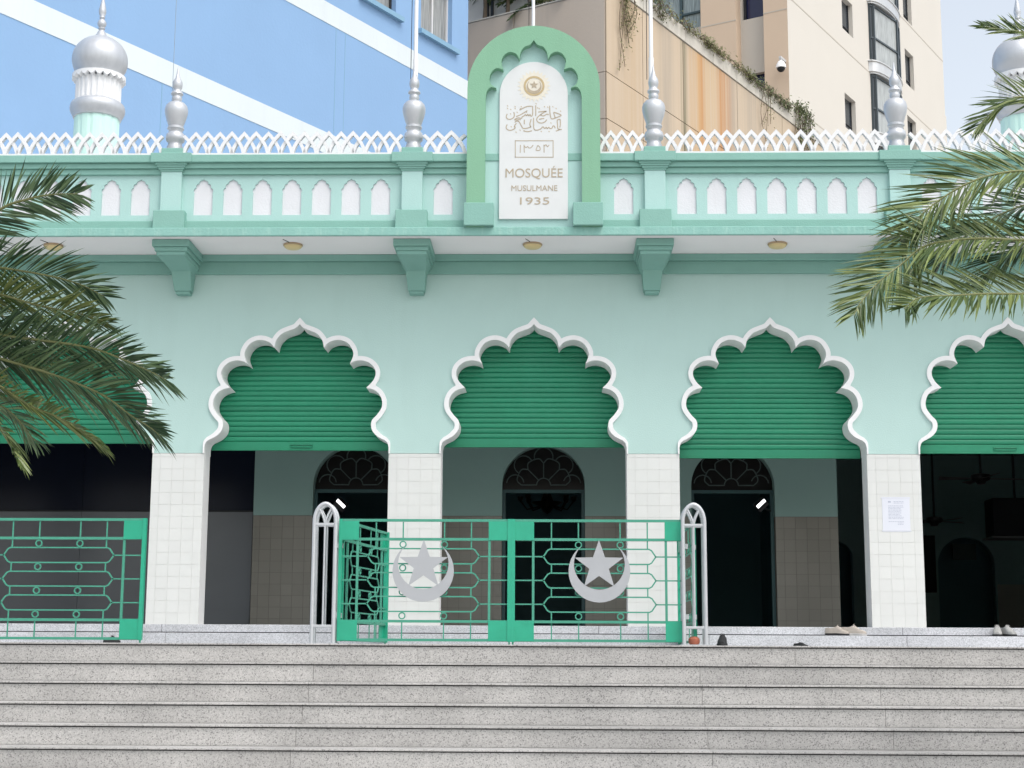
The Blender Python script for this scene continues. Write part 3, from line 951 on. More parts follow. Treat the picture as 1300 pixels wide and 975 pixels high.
# the hall block behind (closed room)
b = MB()
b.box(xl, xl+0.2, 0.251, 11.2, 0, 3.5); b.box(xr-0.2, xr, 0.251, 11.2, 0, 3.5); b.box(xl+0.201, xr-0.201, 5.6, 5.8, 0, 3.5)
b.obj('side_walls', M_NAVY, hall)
# qibla-side dim fittings seen through the middle doorway
ch_ = empty('chandelier', (dcx[1]+0.02, YI+4.6, 1.9), label='dark hanging chandelier inside the middle doorway', cat='chandelier')
q = MB(); q.tube([(0, 0, 0.0), (0, 0, 1.61)], 0.012, 6); q.obj('rod', M_DARK, ch_)
q = MB(); q.lathe([(0, -0.12), (0.05, -0.09), (0.10, -0.02), (0.22, 0.04), (0.23, 0.06), (0.1, 0.07), (0.05, 0.2), (0.0, 0.21)], 16)
q.obj('bowl', simple('dark_brass', (0.03, 0.028, 0.02), 0.4, 0.5), ch_, smooth=50)
q = MB()
for k in range(8):
    a = 2*PI*k/8
    q.tube([(0.1*math.cos(a), 0.1*math.sin(a), 0), (0.3*math.cos(a), 0.3*math.sin(a), -0.05), (0.4*math.cos(a), 0.4*math.sin(a), 0.08)], 0.012, 6)
    q.lathe([(0, 0.06), (0.035, 0.09), (0.045, 0.14), (0, 0.15)], 8, 0.4*math.cos(a), 0.4*math.sin(a))
q.obj('arms', MATS['dark_brass'], ch_, smooth=50)

# dark partition left of the hall: tinted glass over grey stone panels
part = empty('side_partition', (xl, YI+0.05, 0), label='dark partition with polished grey stone panels below and black glass above', cat='partition')
zp = atZ(650, YI+0.05, 290)
x0 = -XH
seam = [at(px, 720, YI+0.05).x for px in (-330, -110, 100, 319)]
for k, (a, c) in enumerate(zip([x0]+seam[:-1], seam)):
    q = MB(); q.box(a-xl+0.002, c-xl-0.002, 0, 0.04, 0, zp); q.obj('stone_panel', M_GREYP, part)
    q = MB(); q.box(a-xl+0.002, c-xl-0.002, 0.012, 0.03, zp+0.02, 3.5); q.obj('glass_pane', simple('black_tinted_glass', (0.006, 0.009, 0.02), 0.25, spec=0.2), part)
q = MB(); q.box(x0-xl, -0.006, -0.005, 0.045, zp+0.001, zp+0.019); q.obj('rail', M_DARK, part)
q = MB(); q.box(x0-xl, -0.006, 0.05, 0.10, 0, 3.5); q.obj('backing', M_NAVY, part)

# far wall of the open right aisle
YB = 13.5
far = empty('aisle_end_wall', (0, YB, 0), label='dark green end wall with round-headed doorway at the back of the right aisle', cat='wall')
fd = [(at(1226, 700, YB).x, at(1262, 700, YB).x-at(1226, 700, YB).x, atZ(682, YB, 1226)), (at(1062, 700, YB).x, 0.30, atZ(688, YB, 1070))]
fd.sort()
q = MB(); ex = [xr-0.1, (fd[0][0]+fd[1][0])/2, XH]
zd = atZ(742, YB, 1280)
for k, (x, w, tp) in enumerate(fd):
    o_ = mirror(round_arch(w, tp))
    q.prism([(ex[k], 0), (ex[k], 3.5), (ex[k+1], 3.5), (ex[k+1], 0), (x+w, 0)]+[(x+v.x, v.y) for v in o_[::-1]]+[(x-w, 0)], 0, 0.2)
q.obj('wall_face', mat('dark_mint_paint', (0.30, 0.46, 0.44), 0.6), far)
q = MB(); x1_ = at(1264, 700, YB).x
q.box(x1_, XH-0.01, -0.015, -0.001, 0, zd); q.obj('dado', mat('pale_dado_tile', (0.45, 0.44, 0.38), 0.3), far)
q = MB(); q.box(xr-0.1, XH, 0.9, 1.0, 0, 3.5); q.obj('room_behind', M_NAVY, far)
q = MB(); q.box(at(1170, 700, YB).x, at(1187, 700, YB).x, -0.03, -0.001, 0.9, atZ(680, YB, 1180)); q.obj('notice_board', M_DARK, far)
q = MB(); q.box(fd[1][0]-0.22, fd[1][0]+0.22, 0.1, 0.13, fd[1][2]-0.42, fd[1][2]-0.12); q.obj('grille', M_TRAC, far)

# ceiling fan
def fan(px, py, Y, lab, ang):
    p_ = at(px, py, Y)
    f_ = empty('ceiling_fan', (p_.x, Y, p_.z), label=lab, cat='fan', group='ceiling fans in the right aisle')
    q = MB(); q.tube([(0, 0, 0.05), (0, 0, 3.50-p_.z)], 0.018, 8); q.obj('rod', M_DARK, f_)
    q = MB(); q.lathe([(0, -0.10), (0.06, -0.09), (0.08, -0.05), (0.13, -0.03), (0.15, 0.0), (0.14, 0.05), (0.06, 0.07), (0, 0.07)], 18); q.obj('motor', simple('fan_brown', (0.03, 0.028, 0.027), 0.4), f_, smooth=50)
    for k in range(4):
        a = ang+PI/2*k
        q = MB(); q.add([(0.14, -0.04, -0.01), (0.64, -0.07, -0.02), (0.66, 0.05, 0.01), (0.14, 0.03, 0.0), (0.14, -0.04, -0.018), (0.64, -0.07, -0.028), (0.66, 0.05, 0.002), (0.14, 0.03, -0.008)], [(0, 1, 2, 3), (7, 6, 5, 4), (0, 4, 5, 1), (1, 5, 6, 2), (2, 6, 7, 3), (3, 7, 4, 0)])
        q.obj('blade', simple('fan_blade', (0.14, 0.13, 0.13), 0.4), f_, rot=(0, 0, a))
fan(1245, 607, 7.5, 'four bladed ceiling fan hanging on a rod under the shutter beyond the notice pillar', 0.1)
fan(1186, 661, 11.5, 'distant ceiling fan hanging above the dark round-headed aisle doorway', 0.5)
# black cabinet on the wall of the aisle
p0 = at(1262, 683, 9.0); p1 = at(1330, 632, 9.0)
cb = empty('wall_cabinet', (p0.x, 9.0, p0.z), label='black box cabinet mounted high in the right aisle on a grey shelf', cat='cabinet')
q = MB(); q.box(0, p1.x-p0.x, 0, 0.5, 0.03, p1.z-p0.z); q.obj('case', M_DARK, cb, bevel=0.02)
q = MB(); q.box(-0.04, p1.x-p0.x+0.04, -0.05, 0.55, 0, 0.028); q.obj('shelf', simple('grey_shelf', (0.2, 0.2, 0.2), 0.5), cb)
q = MB(); q.tube([(0.5*(p1.x-p0.x), 0.3, p1.z-p0.z), (0.5*(p1.x-p0.x), 0.3, 3.5-p0.z)], 0.02, 6); q.obj('hanger', M_DARK, cb)

# wall floodlights beside the side doors
for px, sgn, lab in ((432, 1, 'small floodlight with a bright face above the folded green gate leaf'), (967, -1, 'small floodlight with a bright face in the doorway right of the silver gate post')):
    p_ = at(px, 641, YI-0.25)
    jx = dcx[0]-dw if sgn > 0 else dcx[2]+dw
    fo = empty('floodlight', (p_.x, YI-0.25, p_.z), label=lab, cat='floodlight')
    q = MB(); q.box(-0.075, 0.075, -0.02, 0.05, -0.055, 0.055); q.obj('housing', M_DARK, fo, rot=(0.5, sgn*0.75, 0), bevel=0.008)
    q = MB(); q.box(-0.062, 0.062, -0.026, -0.0205, 0.012, 0.05); q.obj('lens', simple('lit_lens', (1, 1, 1), 0.3, 0, 2.2), fo, rot=(0.5, sgn*0.75, 0))
    q = MB(); q.tube([(0, 0.03, 0), (-sgn*0.02, 0.12, -0.02), (jx-p_.x+sgn*0.02, 0.40, -0.04)], 0.012, 6); q.obj('arm', M_DARK, fo)

# printed notice taped on a pillar
p0, p1 = at(1121, 675, -0.012), at(1154.5, 631, -0.012)
no = empty('paper_notice', (p0.x, -0.0085, p0.z), label='white printed paper notice taped on the tiled pillar', cat='notice')
w, h = p1.x-p0.x, p1.z-p0.z
q = MB(); q.box(0, w, -0.0015, -0.0003, 0, h); q.obj('sheet', simple('paper', (0.66, 0.68, 0.74), 0.6), no)
q = MB(); q.box(-0.01, w+0.01, -0.0022, -0.0009, h-0.018, h-0.004); q.box(-0.01, w+0.01, -0.0022, -0.0009, 0.004, 0.016); q.obj('tape', simple('tape', (0.62, 0.64, 0.70), 0.3), no)
q = MB(); rr = random.Random(5)
for k in range(17):
    z = h*0.86-k*h*0.041
    a = w*(0.22 if k > 1 else 0.42); c = w*(0.22+0.56*rr.uniform(0.75, 1.0)) if k > 1 else w*0.78
    if k in (2, 13): continue
    if k > 14: a, c = (w*0.55, w*0.75)
    x_ = a
    while x_ < c:
        l_ = rr.uniform(0.008, 0.03)
        q.box(x_, min(c, x_+l_), -0.0020, -0.0009, z, z+0.0055)
        x_ += l_+0.005
q.box(w*0.22, w*0.32, -0.0020, -0.0009, h*0.84, h*0.88)
q.obj('print', simple('print_ink', (0.38, 0.41, 0.50), 0.7), no)

# ================================================================== GATES
YGT = -2.25
gc = (atX(866, 735, YGT)-atX(646, 735, YGT))/(1045-22)   # metres per unit of the traced leaf
def U(u): return (u-22)*gc
def V(v): return (893-v)*gc
def gate_leaf(emblem, flip, loc, rotz, lab, group=None):
    g = empty('gate_leaf', loc, (0, 0, rotz), label=lab, cat='gate', group=group)
    s = -1 if flip else 1
    def X(u): return s*U(u)
    def add(name, mb, M=M_GATE, **k): return mb.obj(name, M, g, **k)
    T = 0.012
    def fb(name, pts, w, t=T, M=M_GBAR, y=0.0):
        q = MB(); q.bar([(X(u), V(v)) for u, v in pts], w, y-t/2, y+t/2)
        if flip: q.f = [f[::-1] for f in q.f]
        return add(name, q, M)
    W1 = 0.024
    for v in (180, 292, 775, 884): fb('rail', [(22, v), (1045, v)], W1, 0.022)
    for u in (31, 1038): fb('stile', [(u, 172), (u, 893)], 0.034 if u < 100 else 0.03, 0.048 if u < 100 else 0.032, M_GATE)
    for u in (150, 935): fb('stile', [(u, 292), (u, 775)], 0.022, 0.018)
    for u0, u1, v0, v1 in ((22, 155, 186, 297), (22, 155, 770, 889), (928, 1045, 186, 297), (928, 1045, 770, 889)):
        q = MB(); q.box(min(X(u0), X(u1)), max(X(u0), X(u1)), -0.0165, -0.0125, V(v1), V(v0))
        add('corner_plate', q)
    for v0, vm, v1 in ((348, 393, 437), (490, 533, 577), (630, 673, 718)):
        hx = [(250, v0), (835, v0), (850, v0+8), (875, vm), (850, v1-8), (835, v1), (250, v1), (235, v1-8), (210, vm), (235, v0+8), (250, v0)]
        fb('hexagon_bar', hx, 0.0125, 0.010)
        fb('tie_bar', [(40, vm), (213, vm)], 0.0115, 0.010)
        fb('tie_bar', [(872, vm), (1030, vm)], 0.0115, 0.010)
    for u in (258, 826):
        for v0, v1 in ((190, 344), (441, 486), (581, 626), (722, 880)): fb('connector', [(u, v0), (u, v1)], 0.0115, 0.009)
    for u in (418, 665):
        for v0, v1 in ((190, 288), (778, 880)): fb('connector', [(u, v0), (u, v1)], 0.0115, 0.009)
        for v in (323, 462, 603, 743):
            q = MB()
            q.bar([(X(u)+18*gc*math.cos(2*PI*k/16), V(v)+18*gc*math.sin(2*PI*k/16)) for k in range(17)], 0.0105, -0.009, 0.009)
            add('ring', q, M_GBAR)
    q = MB(); q.tube([(X(31), 0, -0.045), (X(31), 0, 0.0)], 0.008, 8); add('drop_bolt', q)
    if emblem:
        q = MB(); q.prism(crescent(X(541), V(480), 182*gc, 150*gc, 43*gc), -0.034, -0.028); add('crescent', q, M_EMBL)
        q = MB(); q.prism(star(X(539), V(446), 151*gc), -0.036, -0.027); add('star', q, M_EMBL)
        q = MB()
        for u, v in ((541, 634), (539, 470), (380, 480), (702, 480)): q.box(X(u)-0.01, X(u)+0.01, -0.0275, -0.004, V(v)-0.01, V(v)+0.01)
        add('emblem_bracket', q)
    # hinges on the hinge side
    for v in (330, 742):
        q = MB(); q.box(min(X(1046), X(1066)), max(X(1046), X(1066)), -0.012, 0.012, V(v)-0.022, V(v)+0.022); add('hinge', q, M_SILVER)
    return g
zgate = at(650, 815, YGT).z
xm_ = atX(649, 735, YGT)
LW = U(1045)
gate_leaf(True, False, (xm_+0.003, YGT, zgate), 0, 'closed green gate leaf with silver star and crescent hinged by the black shoe')
gate_leaf(True, True, (xm_-0.003, YGT, zgate), 0, 'closed green gate leaf with silver star and crescent overlapping a swung-back leaf')
xlm = atX(183, 735, YGT)
gate_leaf(False, True, (xlm, YGT, zgate+0.0), 0, 'closed jade green gate leaf without emblem below the palm fronds')
# posts
def gate_post(xc, lab):
    g = empty('gate_post', (xc, YGT, ZL), label=lab, cat='gate post', group='silver gate posts')
    zt = atZ(638, YGT)-ZL
    w = 0.098; zs = atZ(667, YGT)-ZL; zb = atZ(796, YGT)-ZL
    for y in (-0.075, 0.075):
        for sx in (-1, 1):
            q = MB(); q.tube([(sx*w, y, 0), (sx*w, y, zs+0.02)], 0.0185, 10); q.obj('upright', M_SILVER, g, smooth=50)
        q = MB(); q.tube([(0, y, zb), (0, y, zs)], 0.0095, 8); q.obj('thin_bar', M_SILVER, g, smooth=50)
        n = 10
        tip = zt-zs
        lim_ = [(-w+w*(k/n)**1.9, y, zs+0.02+(tip-0.04)*(1-(1-k/n)**1.6)) for k in range(n+1)]
        q = MB(); q.tube(lim_+[(-x_, yy, z_) for x_, yy, z_ in lim_[::-1][1:]], 0.0185, 10); q.obj('pointed_arch', M_SILVER, g, smooth=50)
        for sx in (-1, 1):
            q = MB(); q.tube([(0, y, zs), (sx*0.012, y, zs+0.05), (sx*0.030, y, zs+0.095), (sx*0.058, y, zs+0.15)], 0.0105, 8); q.obj('lancet_bar', M_SILVER, g, smooth=50)
        for z in (zs, zb):
            q = MB(); q.box(-w, w, y-0.010, y+0.010, z-0.011, z+0.011); q.obj('cross_bar', M_SILVER, g, bevel=0.003)
    for sx in (-1, 1):
        for k in range(7):
            z = zb+0.04+k*(zs-zb-0.08)/7
            q = MB(); q.tube([(sx*w, -0.075, z), (sx*w, 0.075, z+0.09)], 0.008, 6); q.obj('lace_bar', M_SILVER, g, smooth=50)
    q = MB(); q.box(-0.13, 0.13, -0.105, 0.105, 0.0, 0.008); q.obj('base_plate', M_SILVER, g)
    return g
xpl, xpr = atX(412.5, 735, YGT), atX(880.5, 735, YGT)
gate_post(xpl, 'silver arched lattice gate post next to the swung-back gate leaf')
gate_post(xpr, 'silver arched lattice gate post next to the black shoe')
gate_post(xpl-2*LW-0.35, 'silver arched lattice gate post among the lowest palm fronds')
# leaves swung back behind the posts
a = math.atan2(1, 0.255)
gl = gate_leaf(False, False, (0, 0, zgate), 0, 'jade green gate leaf swung back behind the lattice post')
def swing(g, hx, hy, ang):
    # leaf local x runs from meeting stile (0) to hinge stile (LW); put the hinge at (hx, hy)
    g.rotation_euler = (0, 0, ang)
    g.location = (hx-math.cos(ang)*LW, hy-math.sin(ang)*LW, zgate)
swing(gl, xpl+0.145, YGT+0.06, PI+R(81))
gr = gate_leaf(False, False, (0, 0, zgate), 0, 'jade green gate leaf swung back edge-on behind the lattice post by the black shoe')
swing(gr, xpr+0.02, YGT+0.12, PI+R(90.5))
# terracotta lump in the foot of the right post
b_ = MB(); b_.lathe([(0, 0), (0.04, 0), (0.052, 0.02), (0.050, 0.05), (0.03, 0.07), (0, 0.072)], 12)
b_.obj('terracotta_pot', mat('terracotta', (0.38, 0.12, 0.07), 0.8, 0.3, 30), smooth=40, loc=(xpr-0.005, YGT-0.02, ZL+0.009), label='small red brown pot standing inside the foot of the silver gate post', cat='pot')

# ================================================================== SHOES
def shoe(loc, rotz, mu, ms, lab, grp, L=0.27, cat='shoe'):
    g = empty('shoe', loc, (0, 0, rotz), label=lab, cat=cat, group=grp)
    half = [(-0.5, 0.0), (-0.49, 0.22), (-0.42, 0.30), (-0.2, 0.29), (0.0, 0.28), (0.2, 0.36), (0.35, 0.36), (0.45, 0.24), (0.5, 0.0)]
    prof = [(x*L, y*L*0.52) for x, y in half]
    n = len(prof)
    # sole
    q = MB(); pl = prof+[(x, -y) for x, y in prof[::-1][1:-1]]
    nn = len(pl)
    vs = [(x, y, 0.0) for x, y in pl]+[(x*1.0, y*1.0, 0.026 if x < 0.05 else 0.022) for x, y in pl]
    q.add(vs, [tuple(range(nn))[::-1], tuple(range(nn, 2*nn))]+[(i, (i+1) % nn, (i+1) % nn+nn, i+nn) for i in range(nn)])
    q.obj('sole', ms, g, bevel=0.004)
    # upper: cross sections along the foot
    q = MB(); secs = []
    for x, w_, h_, op in ((-0.49, 0.18, 0.27, 1), (-0.40, 0.27, 0.30, 1), (-0.25, 0.27, 0.285, 1), (-0.10, 0.26, 0.31, 1), (0.0, 0.27, 0.33, 0), (0.12, 0.31, 0.26, 0), (0.25, 0.34, 0.185, 0), (0.38, 0.31, 0.155, 0), (0.47, 0.17, 0.12, 0)):
        s_ = []
        for k in range(9):
            a = PI*k/8
            yy = math.cos(a)*w_*L*0.5*(1.0 if abs(math.cos(a)) > 0.6 else 0.92)
            zz = 0.022+math.sin(a)**0.6*(h_*L*1.3-0.022)
            if op and 3 <= k <= 5: zz -= 0.05*(1 if k == 4 else 0.75)
            s_.append((x*L, yy, zz))
        secs.append(s_)
    vs = [p for s_ in secs for p in s_]
    fs = [(i*9+k, i*9+k+1, (i+1)*9+k+1, (i+1)*9+k) for i in range(len(secs)-1) for k in range(8)]
    fs += [tuple(range(9)), tuple((len(secs)-1)*9+k for k in range(9))[::-1]]
    q.add(vs, fs); q.obj('upper', mu, g, smooth=70)
    q = MB()
    for k in range(4):
        x = (0.02+0.05*k)*L; z = 0.022+(0.33-0.055*k)*L*1.3-0.020
        q.tube([(x, -0.022, z-0.006), (x+0.006, 0, z+0.004), (x, 0.022, z-0.006)], 0.0035, 5)
    q.obj('lace', mu, g)
    return g
BEI = mat('beige_suede', (0.38, 0.34, 0.30), 0.9, 0.15, 25); WHS = simple('shoe_white_sole', (0.42, 0.41, 0.40), 0.7); BLK = simple('black_shoe', (0.012, 0.012, 0.014), 0.6)
GRW = mat('grey_mesh_shoe', (0.34, 0.34, 0.33), 0.8, 0.3, 60)
def on(px, Y): return atX(px, 800, Y)
shoe((on(1063, -0.38), -0.38, ZM), R(-28), BEI, BLK, 'beige shoe with dark sole, heel end away from its twin, on the upper shallow step', 'beige pair on the shallow step', 0.25)
shoe((on(1083.5, -0.40), -0.40, ZM), R(-20), BEI, WHS, 'beige shoe with pale sole, pinkish toe, on the upper shallow step', 'beige pair on the shallow step', 0.27)
shoe((on(1266, -0.40), -0.40, ZM), R(-105), GRW, BLK, 'grey mesh trainer with black trim, left of its pair beyond the notice pillar', 'grey trainers', 0.27)
shoe((on(1279, -0.40), -0.40, ZM), R(-75), GRW, BLK, 'grey mesh trainer with black trim, right of its pair beyond the notice pillar', 'grey trainers', 0.27)
shoe((on(917, -1.75), -1.75, ZL), R(-100), BLK, BLK, 'black shoe on the landing beside the silver gate post', 'black shoes on the landing', 0.26)
shoe((on(1016, -1.25), -1.25, ZL), R(-70), BLK, BLK, 'low black slipper on the landing in front of the tiled inner dado', 'black shoes on the landing', 0.22).scale = (1, 1, 0.45)
shoe((on(143, -0.85), -0.85, ZL), R(50), BLK, BLK, 'black shoe on the landing behind the gate leaf without emblem', 'black shoes on the landing', 0.19)

# ================================================================== MINARETS
def minaret(px, Y, lab):
    x = at(px, 100, Y).x
    sc_ = (at(px+10, 100, Y)-at(px, 100, Y)).length/10
    def z(v): return at(px, v/5.42, Y).z
    r = lambda u: u/5.42*sc_
    z0 = Zpt-0.03
    g = empty('minaret', (x, Y, z0), label=lab, cat='minaret', group='domed minarets on the roof')
    q = MB()
    n = 48
    # shaft with shallow flutes
    vs, fs = [], []
    for k in range(n):
        rr_ = r(150)*(1 if k % 4 else 0.965)
        a_ = 2*PI*k/n
        vs += [(rr_*math.cos(a_), rr_*math.sin(a_), 0), (rr_*math.cos(a_), rr_*math.sin(a_), z(800)-z0)]
    for k in range(n):
        k2 = (k+1) % n
        fs.append((2*k, 2*k2, 2*k2+1, 2*k+1))
    q.add(vs, fs); q.obj('shaft', mat('pale_mint_paint', (0.52, 0.75, 0.69), 0.7, 0.05, 3, streak=0.2, stain=(0.4, 0.6, 0.55)), g)
    q = MB(); q.lathe([(r(140), z(830)-z0), (r(160), z(822)-z0), (r(163), z(808)-z0), (r(170), z(800)-z0), (r(182), z(775)-z0), (r(184), z(750)-z0), (r(176), z(725)-z0), (r(160), z(712)-z0), (r(150), z(705)-z0)], 40)
    q.obj('torus_band', M_SILVERD, g, smooth=50)
    # fluted drum
    q = MB(); vs, fs = [], []
    n = 96
    for k in range(n):
        rr_ = r(152) if k % 4 < 2 else r(145)
        a_ = 2*PI*k/n
        vs += [(rr_*math.cos(a_), rr_*math.sin(a_), z(712)-z0), (rr_*math.cos(a_), rr_*math.sin(a_), z(560)-z0)]
    for k in range(n):
        k2 = (k+1) % n
        fs.append((2*k, 2*k2, 2*k2+1, 2*k+1))
    q.add(vs, fs); q.obj('fluted_drum', M_LATTICE, g)
    # scalloped collar
    q = MB(); vs, fs = [], []
    n = 88
    for k in range(n):
        a_ = 2*PI*k/n
        d_ = abs(math.sin(k*PI/4))
        zl = z(560)-z0+r(22)*(1-d_)
        vs += [(r(150)*math.cos(a_), r(150)*math.sin(a_), z(575)-z0+r(30)*(1-d_)), (r(178)*math.cos(a_), r(178)*math.sin(a_), zl-r(6)), (r(178)*math.cos(a_), r(178)*math.sin(a_), z(545)-z0+r(16)), (r(120)*math.cos(a_), r(120)*math.sin(a_), z(535)-z0+r(18))]
    for k in range(n):
        k2 = (k+1) % n
        for j in range(3): fs.append((4*k+j, 4*k2+j, 4*k2+j+1, 4*k+j+1))
    q.add(vs, fs); q.obj('scalloped_collar', M_LATTICE, g)
    pr = [(r(145), z(545)-z0)]
    zc = (z(420)-z0); rz_ = r(187)
    for k in range(15):
        a_ = -0.62+k*(1.44+0.62)/14
        pr.append((rz_*math.cos(a_), zc+rz_*0.92*math.sin(a_)))
    pr = pr + [(0, pr[-1][1]+0.003)]
    q = MB(); q.lathe(pr, 40); q.obj('dome', M_SILVERD, g, smooth=50)
    zt_ = z(268)-z0
    q = MB(); q.lathe([(r(62), zt_-0.03), (r(60), zt_), (r(46), zt_+r(10)), (r(38), zt_+r(22)), (r(22), zt_+r(55)), (r(16), zt_+r(62)), (r(24), zt_+r(72)), (r(18), zt_+r(80)), (r(28), zt_+r(96)), (r(31), zt_+r(112)), (r(24), zt_+r(130)), (r(13), zt_+r(142)), (r(20), zt_+r(152)), (r(16), zt_+r(160)), (r(24), zt_+r(185)), (r(25), zt_+r(205)), (r(18), zt_+r(245)), (r(8), zt_+r(290)), (r(3), zt_+r(350)), (0, zt_+r(380))], 24)
    q.obj('finial', M_SILVERD, g, smooth=50)
minaret(125.8, 4.5, 'silver domed minaret with white fluted drum in front of the blue building')
minaret(1296, 4.5, 'silver domed minaret partly hidden by palm fronds against the pale sky')

# ================================================================== BACKGROUND BUILDINGS
v1 = ray(1900, 838); ANG = math.atan2(v1.y, v1.x)       # heading of the streets' receding faces
d1 = Vector((math.cos(ANG), math.sin(ANG), 0)); d2 = Vector((-d1.y, d1.x, 0))
class Corner:
    """local frame: origin at a vertical corner, x along the face receding right, y along the face receding left"""
    def __init__(s, px, py, dep): s.o = at_depth(px, py, dep); s.o.z = ZG
    def A(s, px, py):       # point on face y = 0 -> (x, z)
        d = ray(px, py); k = (s.o-EYE).dot(d2)/d.dot(d2); q = EYE+d*k-s.o
        return q.dot(d1), q.z
    def B(s, px, py):       # point on face x = 0 -> (y, z)
        d = ray(px, py); k = (s.o-EYE).dot(d1)/d.dot(d1); q = EYE+d*k-s.o
        return q.dot(d2), q.z
def holed(mb, s0, s1, z0, z1, holes, dep, mi=0, face='A'):
    xs = sorted(set([s0, s1]+[h[0] for h in holes]+[h[1] for h in holes])); zs = sorted(set([z0, z1]+[h[2] for h in holes]+[h[3] for h in holes]))
    def pt(s_, z_, y_): return (s_, y_, z_) if face == 'A' else (y_, s_, z_)
    for i in range(len(xs)-1):
        for j in range(len(zs)-1):
            a, c, e, f = xs[i], xs[i+1], zs[j], zs[j+1]
            if any(h[0] <= a+1e-6 and c <= h[1]+1e-6 and h[2] <= e+1e-6 and f <= h[3]+1e-6 for h in holes): continue
            mb.add([pt(a, e, 0), pt(c, e, 0), pt(c, f, 0), pt(a, f, 0)], [(0, 1, 2, 3)], mi)
    for a, c, e, f in holes:
        mb.add([pt(a, e, 0), pt(c, e, 0), pt(c, f, 0), pt(a, f, 0), pt(a, e, dep), pt(c, e, dep), pt(c, f, dep), pt(a, f, dep)], [(0, 1, 5, 4), (1, 2, 6, 5), (2, 3, 7, 6), (3, 0, 4, 7)], mi)
M_BLUE = mat('sky_blue_render', (0.22, 0.365, 0.575), 0.85, 0.05, 0.6, 0.35, 14, streak=0.12, stain=(0.24, 0.42, 0.66), sscale=(1.5, 1.5, 0.1), grime=0.03)
M_BAND = mat('white_band_render', (0.60, 0.66, 0.68), 0.85, 0.04, 0.8, 0.3, 14, streak=0.08)
M_SILL = mat('blue_grey_sill', (0.20, 0.36, 0.50), 0.7, 0.1, 3)
M_WGL = simple('window_glass', (0.05, 0.06, 0.07), 0.08)
M_FRAME = simple('black_window_frame', (0.02, 0.022, 0.025), 0.4)
def curtain(name, c):
    M = bpy.data.materials.new(name); M.use_nodes = True
    t = M.node_tree; b = t.nodes['Principled BSDF']; b.inputs['Roughness'].default_value = 0.3
    tc = t.nodes.new('ShaderNodeTexCoord'); wv = t.nodes.new('ShaderNodeTexNoise'); mp = t.nodes.new('ShaderNodeMapping')
    mp.inputs['Scale'].default_value = (9, 9, 0.25)
    t.links.new(tc.outputs['Object'], mp.inputs[0]); t.links.new(mp.outputs[0], wv.inputs['Vector'])
    rp = t.nodes.new('ShaderNodeValToRGB'); rp.color_ramp.elements[0].position = 0.35; rp.color_ramp.elements[1].position = 0.65
    rp.color_ramp.elements[0].color = (*[x*0.45 for x in c], 1); rp.color_ramp.elements[1].color = (*c, 1)
    t.links.new(wv.outputs['Fac'], rp.inputs[0]); t.links.new(rp.outputs[0], b.inputs['Base Color'])
    return M
M_CURT = curtain('grey_curtain', (0.36, 0.37, 0.36)); M_CURT2 = curtain('pale_curtain', (0.50, 0.53, 0.52)); M_CURT3 = curtain('teal_curtain', (0.34, 0.42, 0.43))

# blue building: its long face recedes to the right and ends at px 592
bc = Corner(591.5, 300, 46)
bl = empty('blue_building', bc.o, (0, 0, ANG), label='sky blue rendered building with slanting white floor bands behind the parapet', cat='building')
Htop = 30.0
Lb = 34.0
s1u, s1l = bc.A(330, 130)[1], bc.A(330, 159)[1]
s2u, s2l = bc.A(590, 101)[1], bc.A(590, 124.5)[1]
fl_h = s2u-s1u
wB = (bc.A(537, 38)[0], bc.A(573.5, 60)[0], bc.A(573.5, 60)[1], 0)
wb0 = bc.A(534, 40); wb1 = bc.A(573.5, 61)
wz = wb1[1]
wA1 = bc.A(502.5, 19)
holes = []
wwid = wb1[0]-wb0[0]
step = wb1[0]-wA1[0]
for f_ in range(-3, 3):
    for k in range(0, 8):
        x1 = wb1[0]-k*step; x0 = x1-wwid
        if x0 < -Lb+0.5: continue
        if f_ == 0 and k > 1 or f_ < 0: continue
        if f_ > 0 and False: continue
        holes.append((x0, x1, wz+f_*fl_h, wz+f_*fl_h+1.75))
q = MB(); holed(q, -Lb, 0, 0, Htop, holes, 0.32)
q.add([(0, 0, 0), (0, 12, 0), (0, 12, Htop), (0, 0, Htop)], [(0, 1, 2, 3)]); q.add([(-Lb, 0, Htop), (0, 0, Htop), (0, 12, Htop), (-Lb, 12, Htop)], [(0, 1, 2, 3)])
q.add([(-Lb, 0, 0), (-Lb, 12, 0), (-Lb, 12, Htop), (-Lb, 0, Htop)], [(3, 2, 1, 0)])
q.add([(-Lb, 12, 0), (0, 12, 0), (0, 12, Htop), (-Lb, 12, Htop)], [(3, 2, 1, 0)])
q.obj('wall', M_BLUE, bl)
for f_ in range(-2, 3):
    zu, zl_ = s1u+f_*fl_h, s1l+f_*fl_h
    if f_ == 1: zu, zl_ = s2u, s2l
    q = MB(); q.box(-Lb, 0.012, -0.012, -0.001, zl_, zu); q.obj('floor_band', M_BAND, bl)
for k, (x0, x1, z0, z1) in enumerate(holes):
    we = empty('window', (x0, 0, z0), parent=bl)
    w = x1-x0; h = z1-z0
    q = MB(); q.box(0, w, 0.20, 0.22, 0, h); q.obj('curtain_pane', M_CURT, we)
    q = MB(); q.box(0, 0.06, 0.15, 0.199, 0, h); q.box(w-0.06, w, 0.15, 0.199, 0, h); q.box(w*0.5-0.03, w*0.5+0.03, 0.15, 0.199, 0, h); q.box(0.06, w-0.06, 0.151, 0.198, 0, 0.05); q.obj('frame', M_FRAME if k % 2 else simple('white_frame', (0.6, 0.6, 0.6), 0.4), we)
    q = MB(); q.box(-0.12, w+0.25, -0.13, 0.14, -0.14, -0.002); q.obj('sill', M_SILL, we)
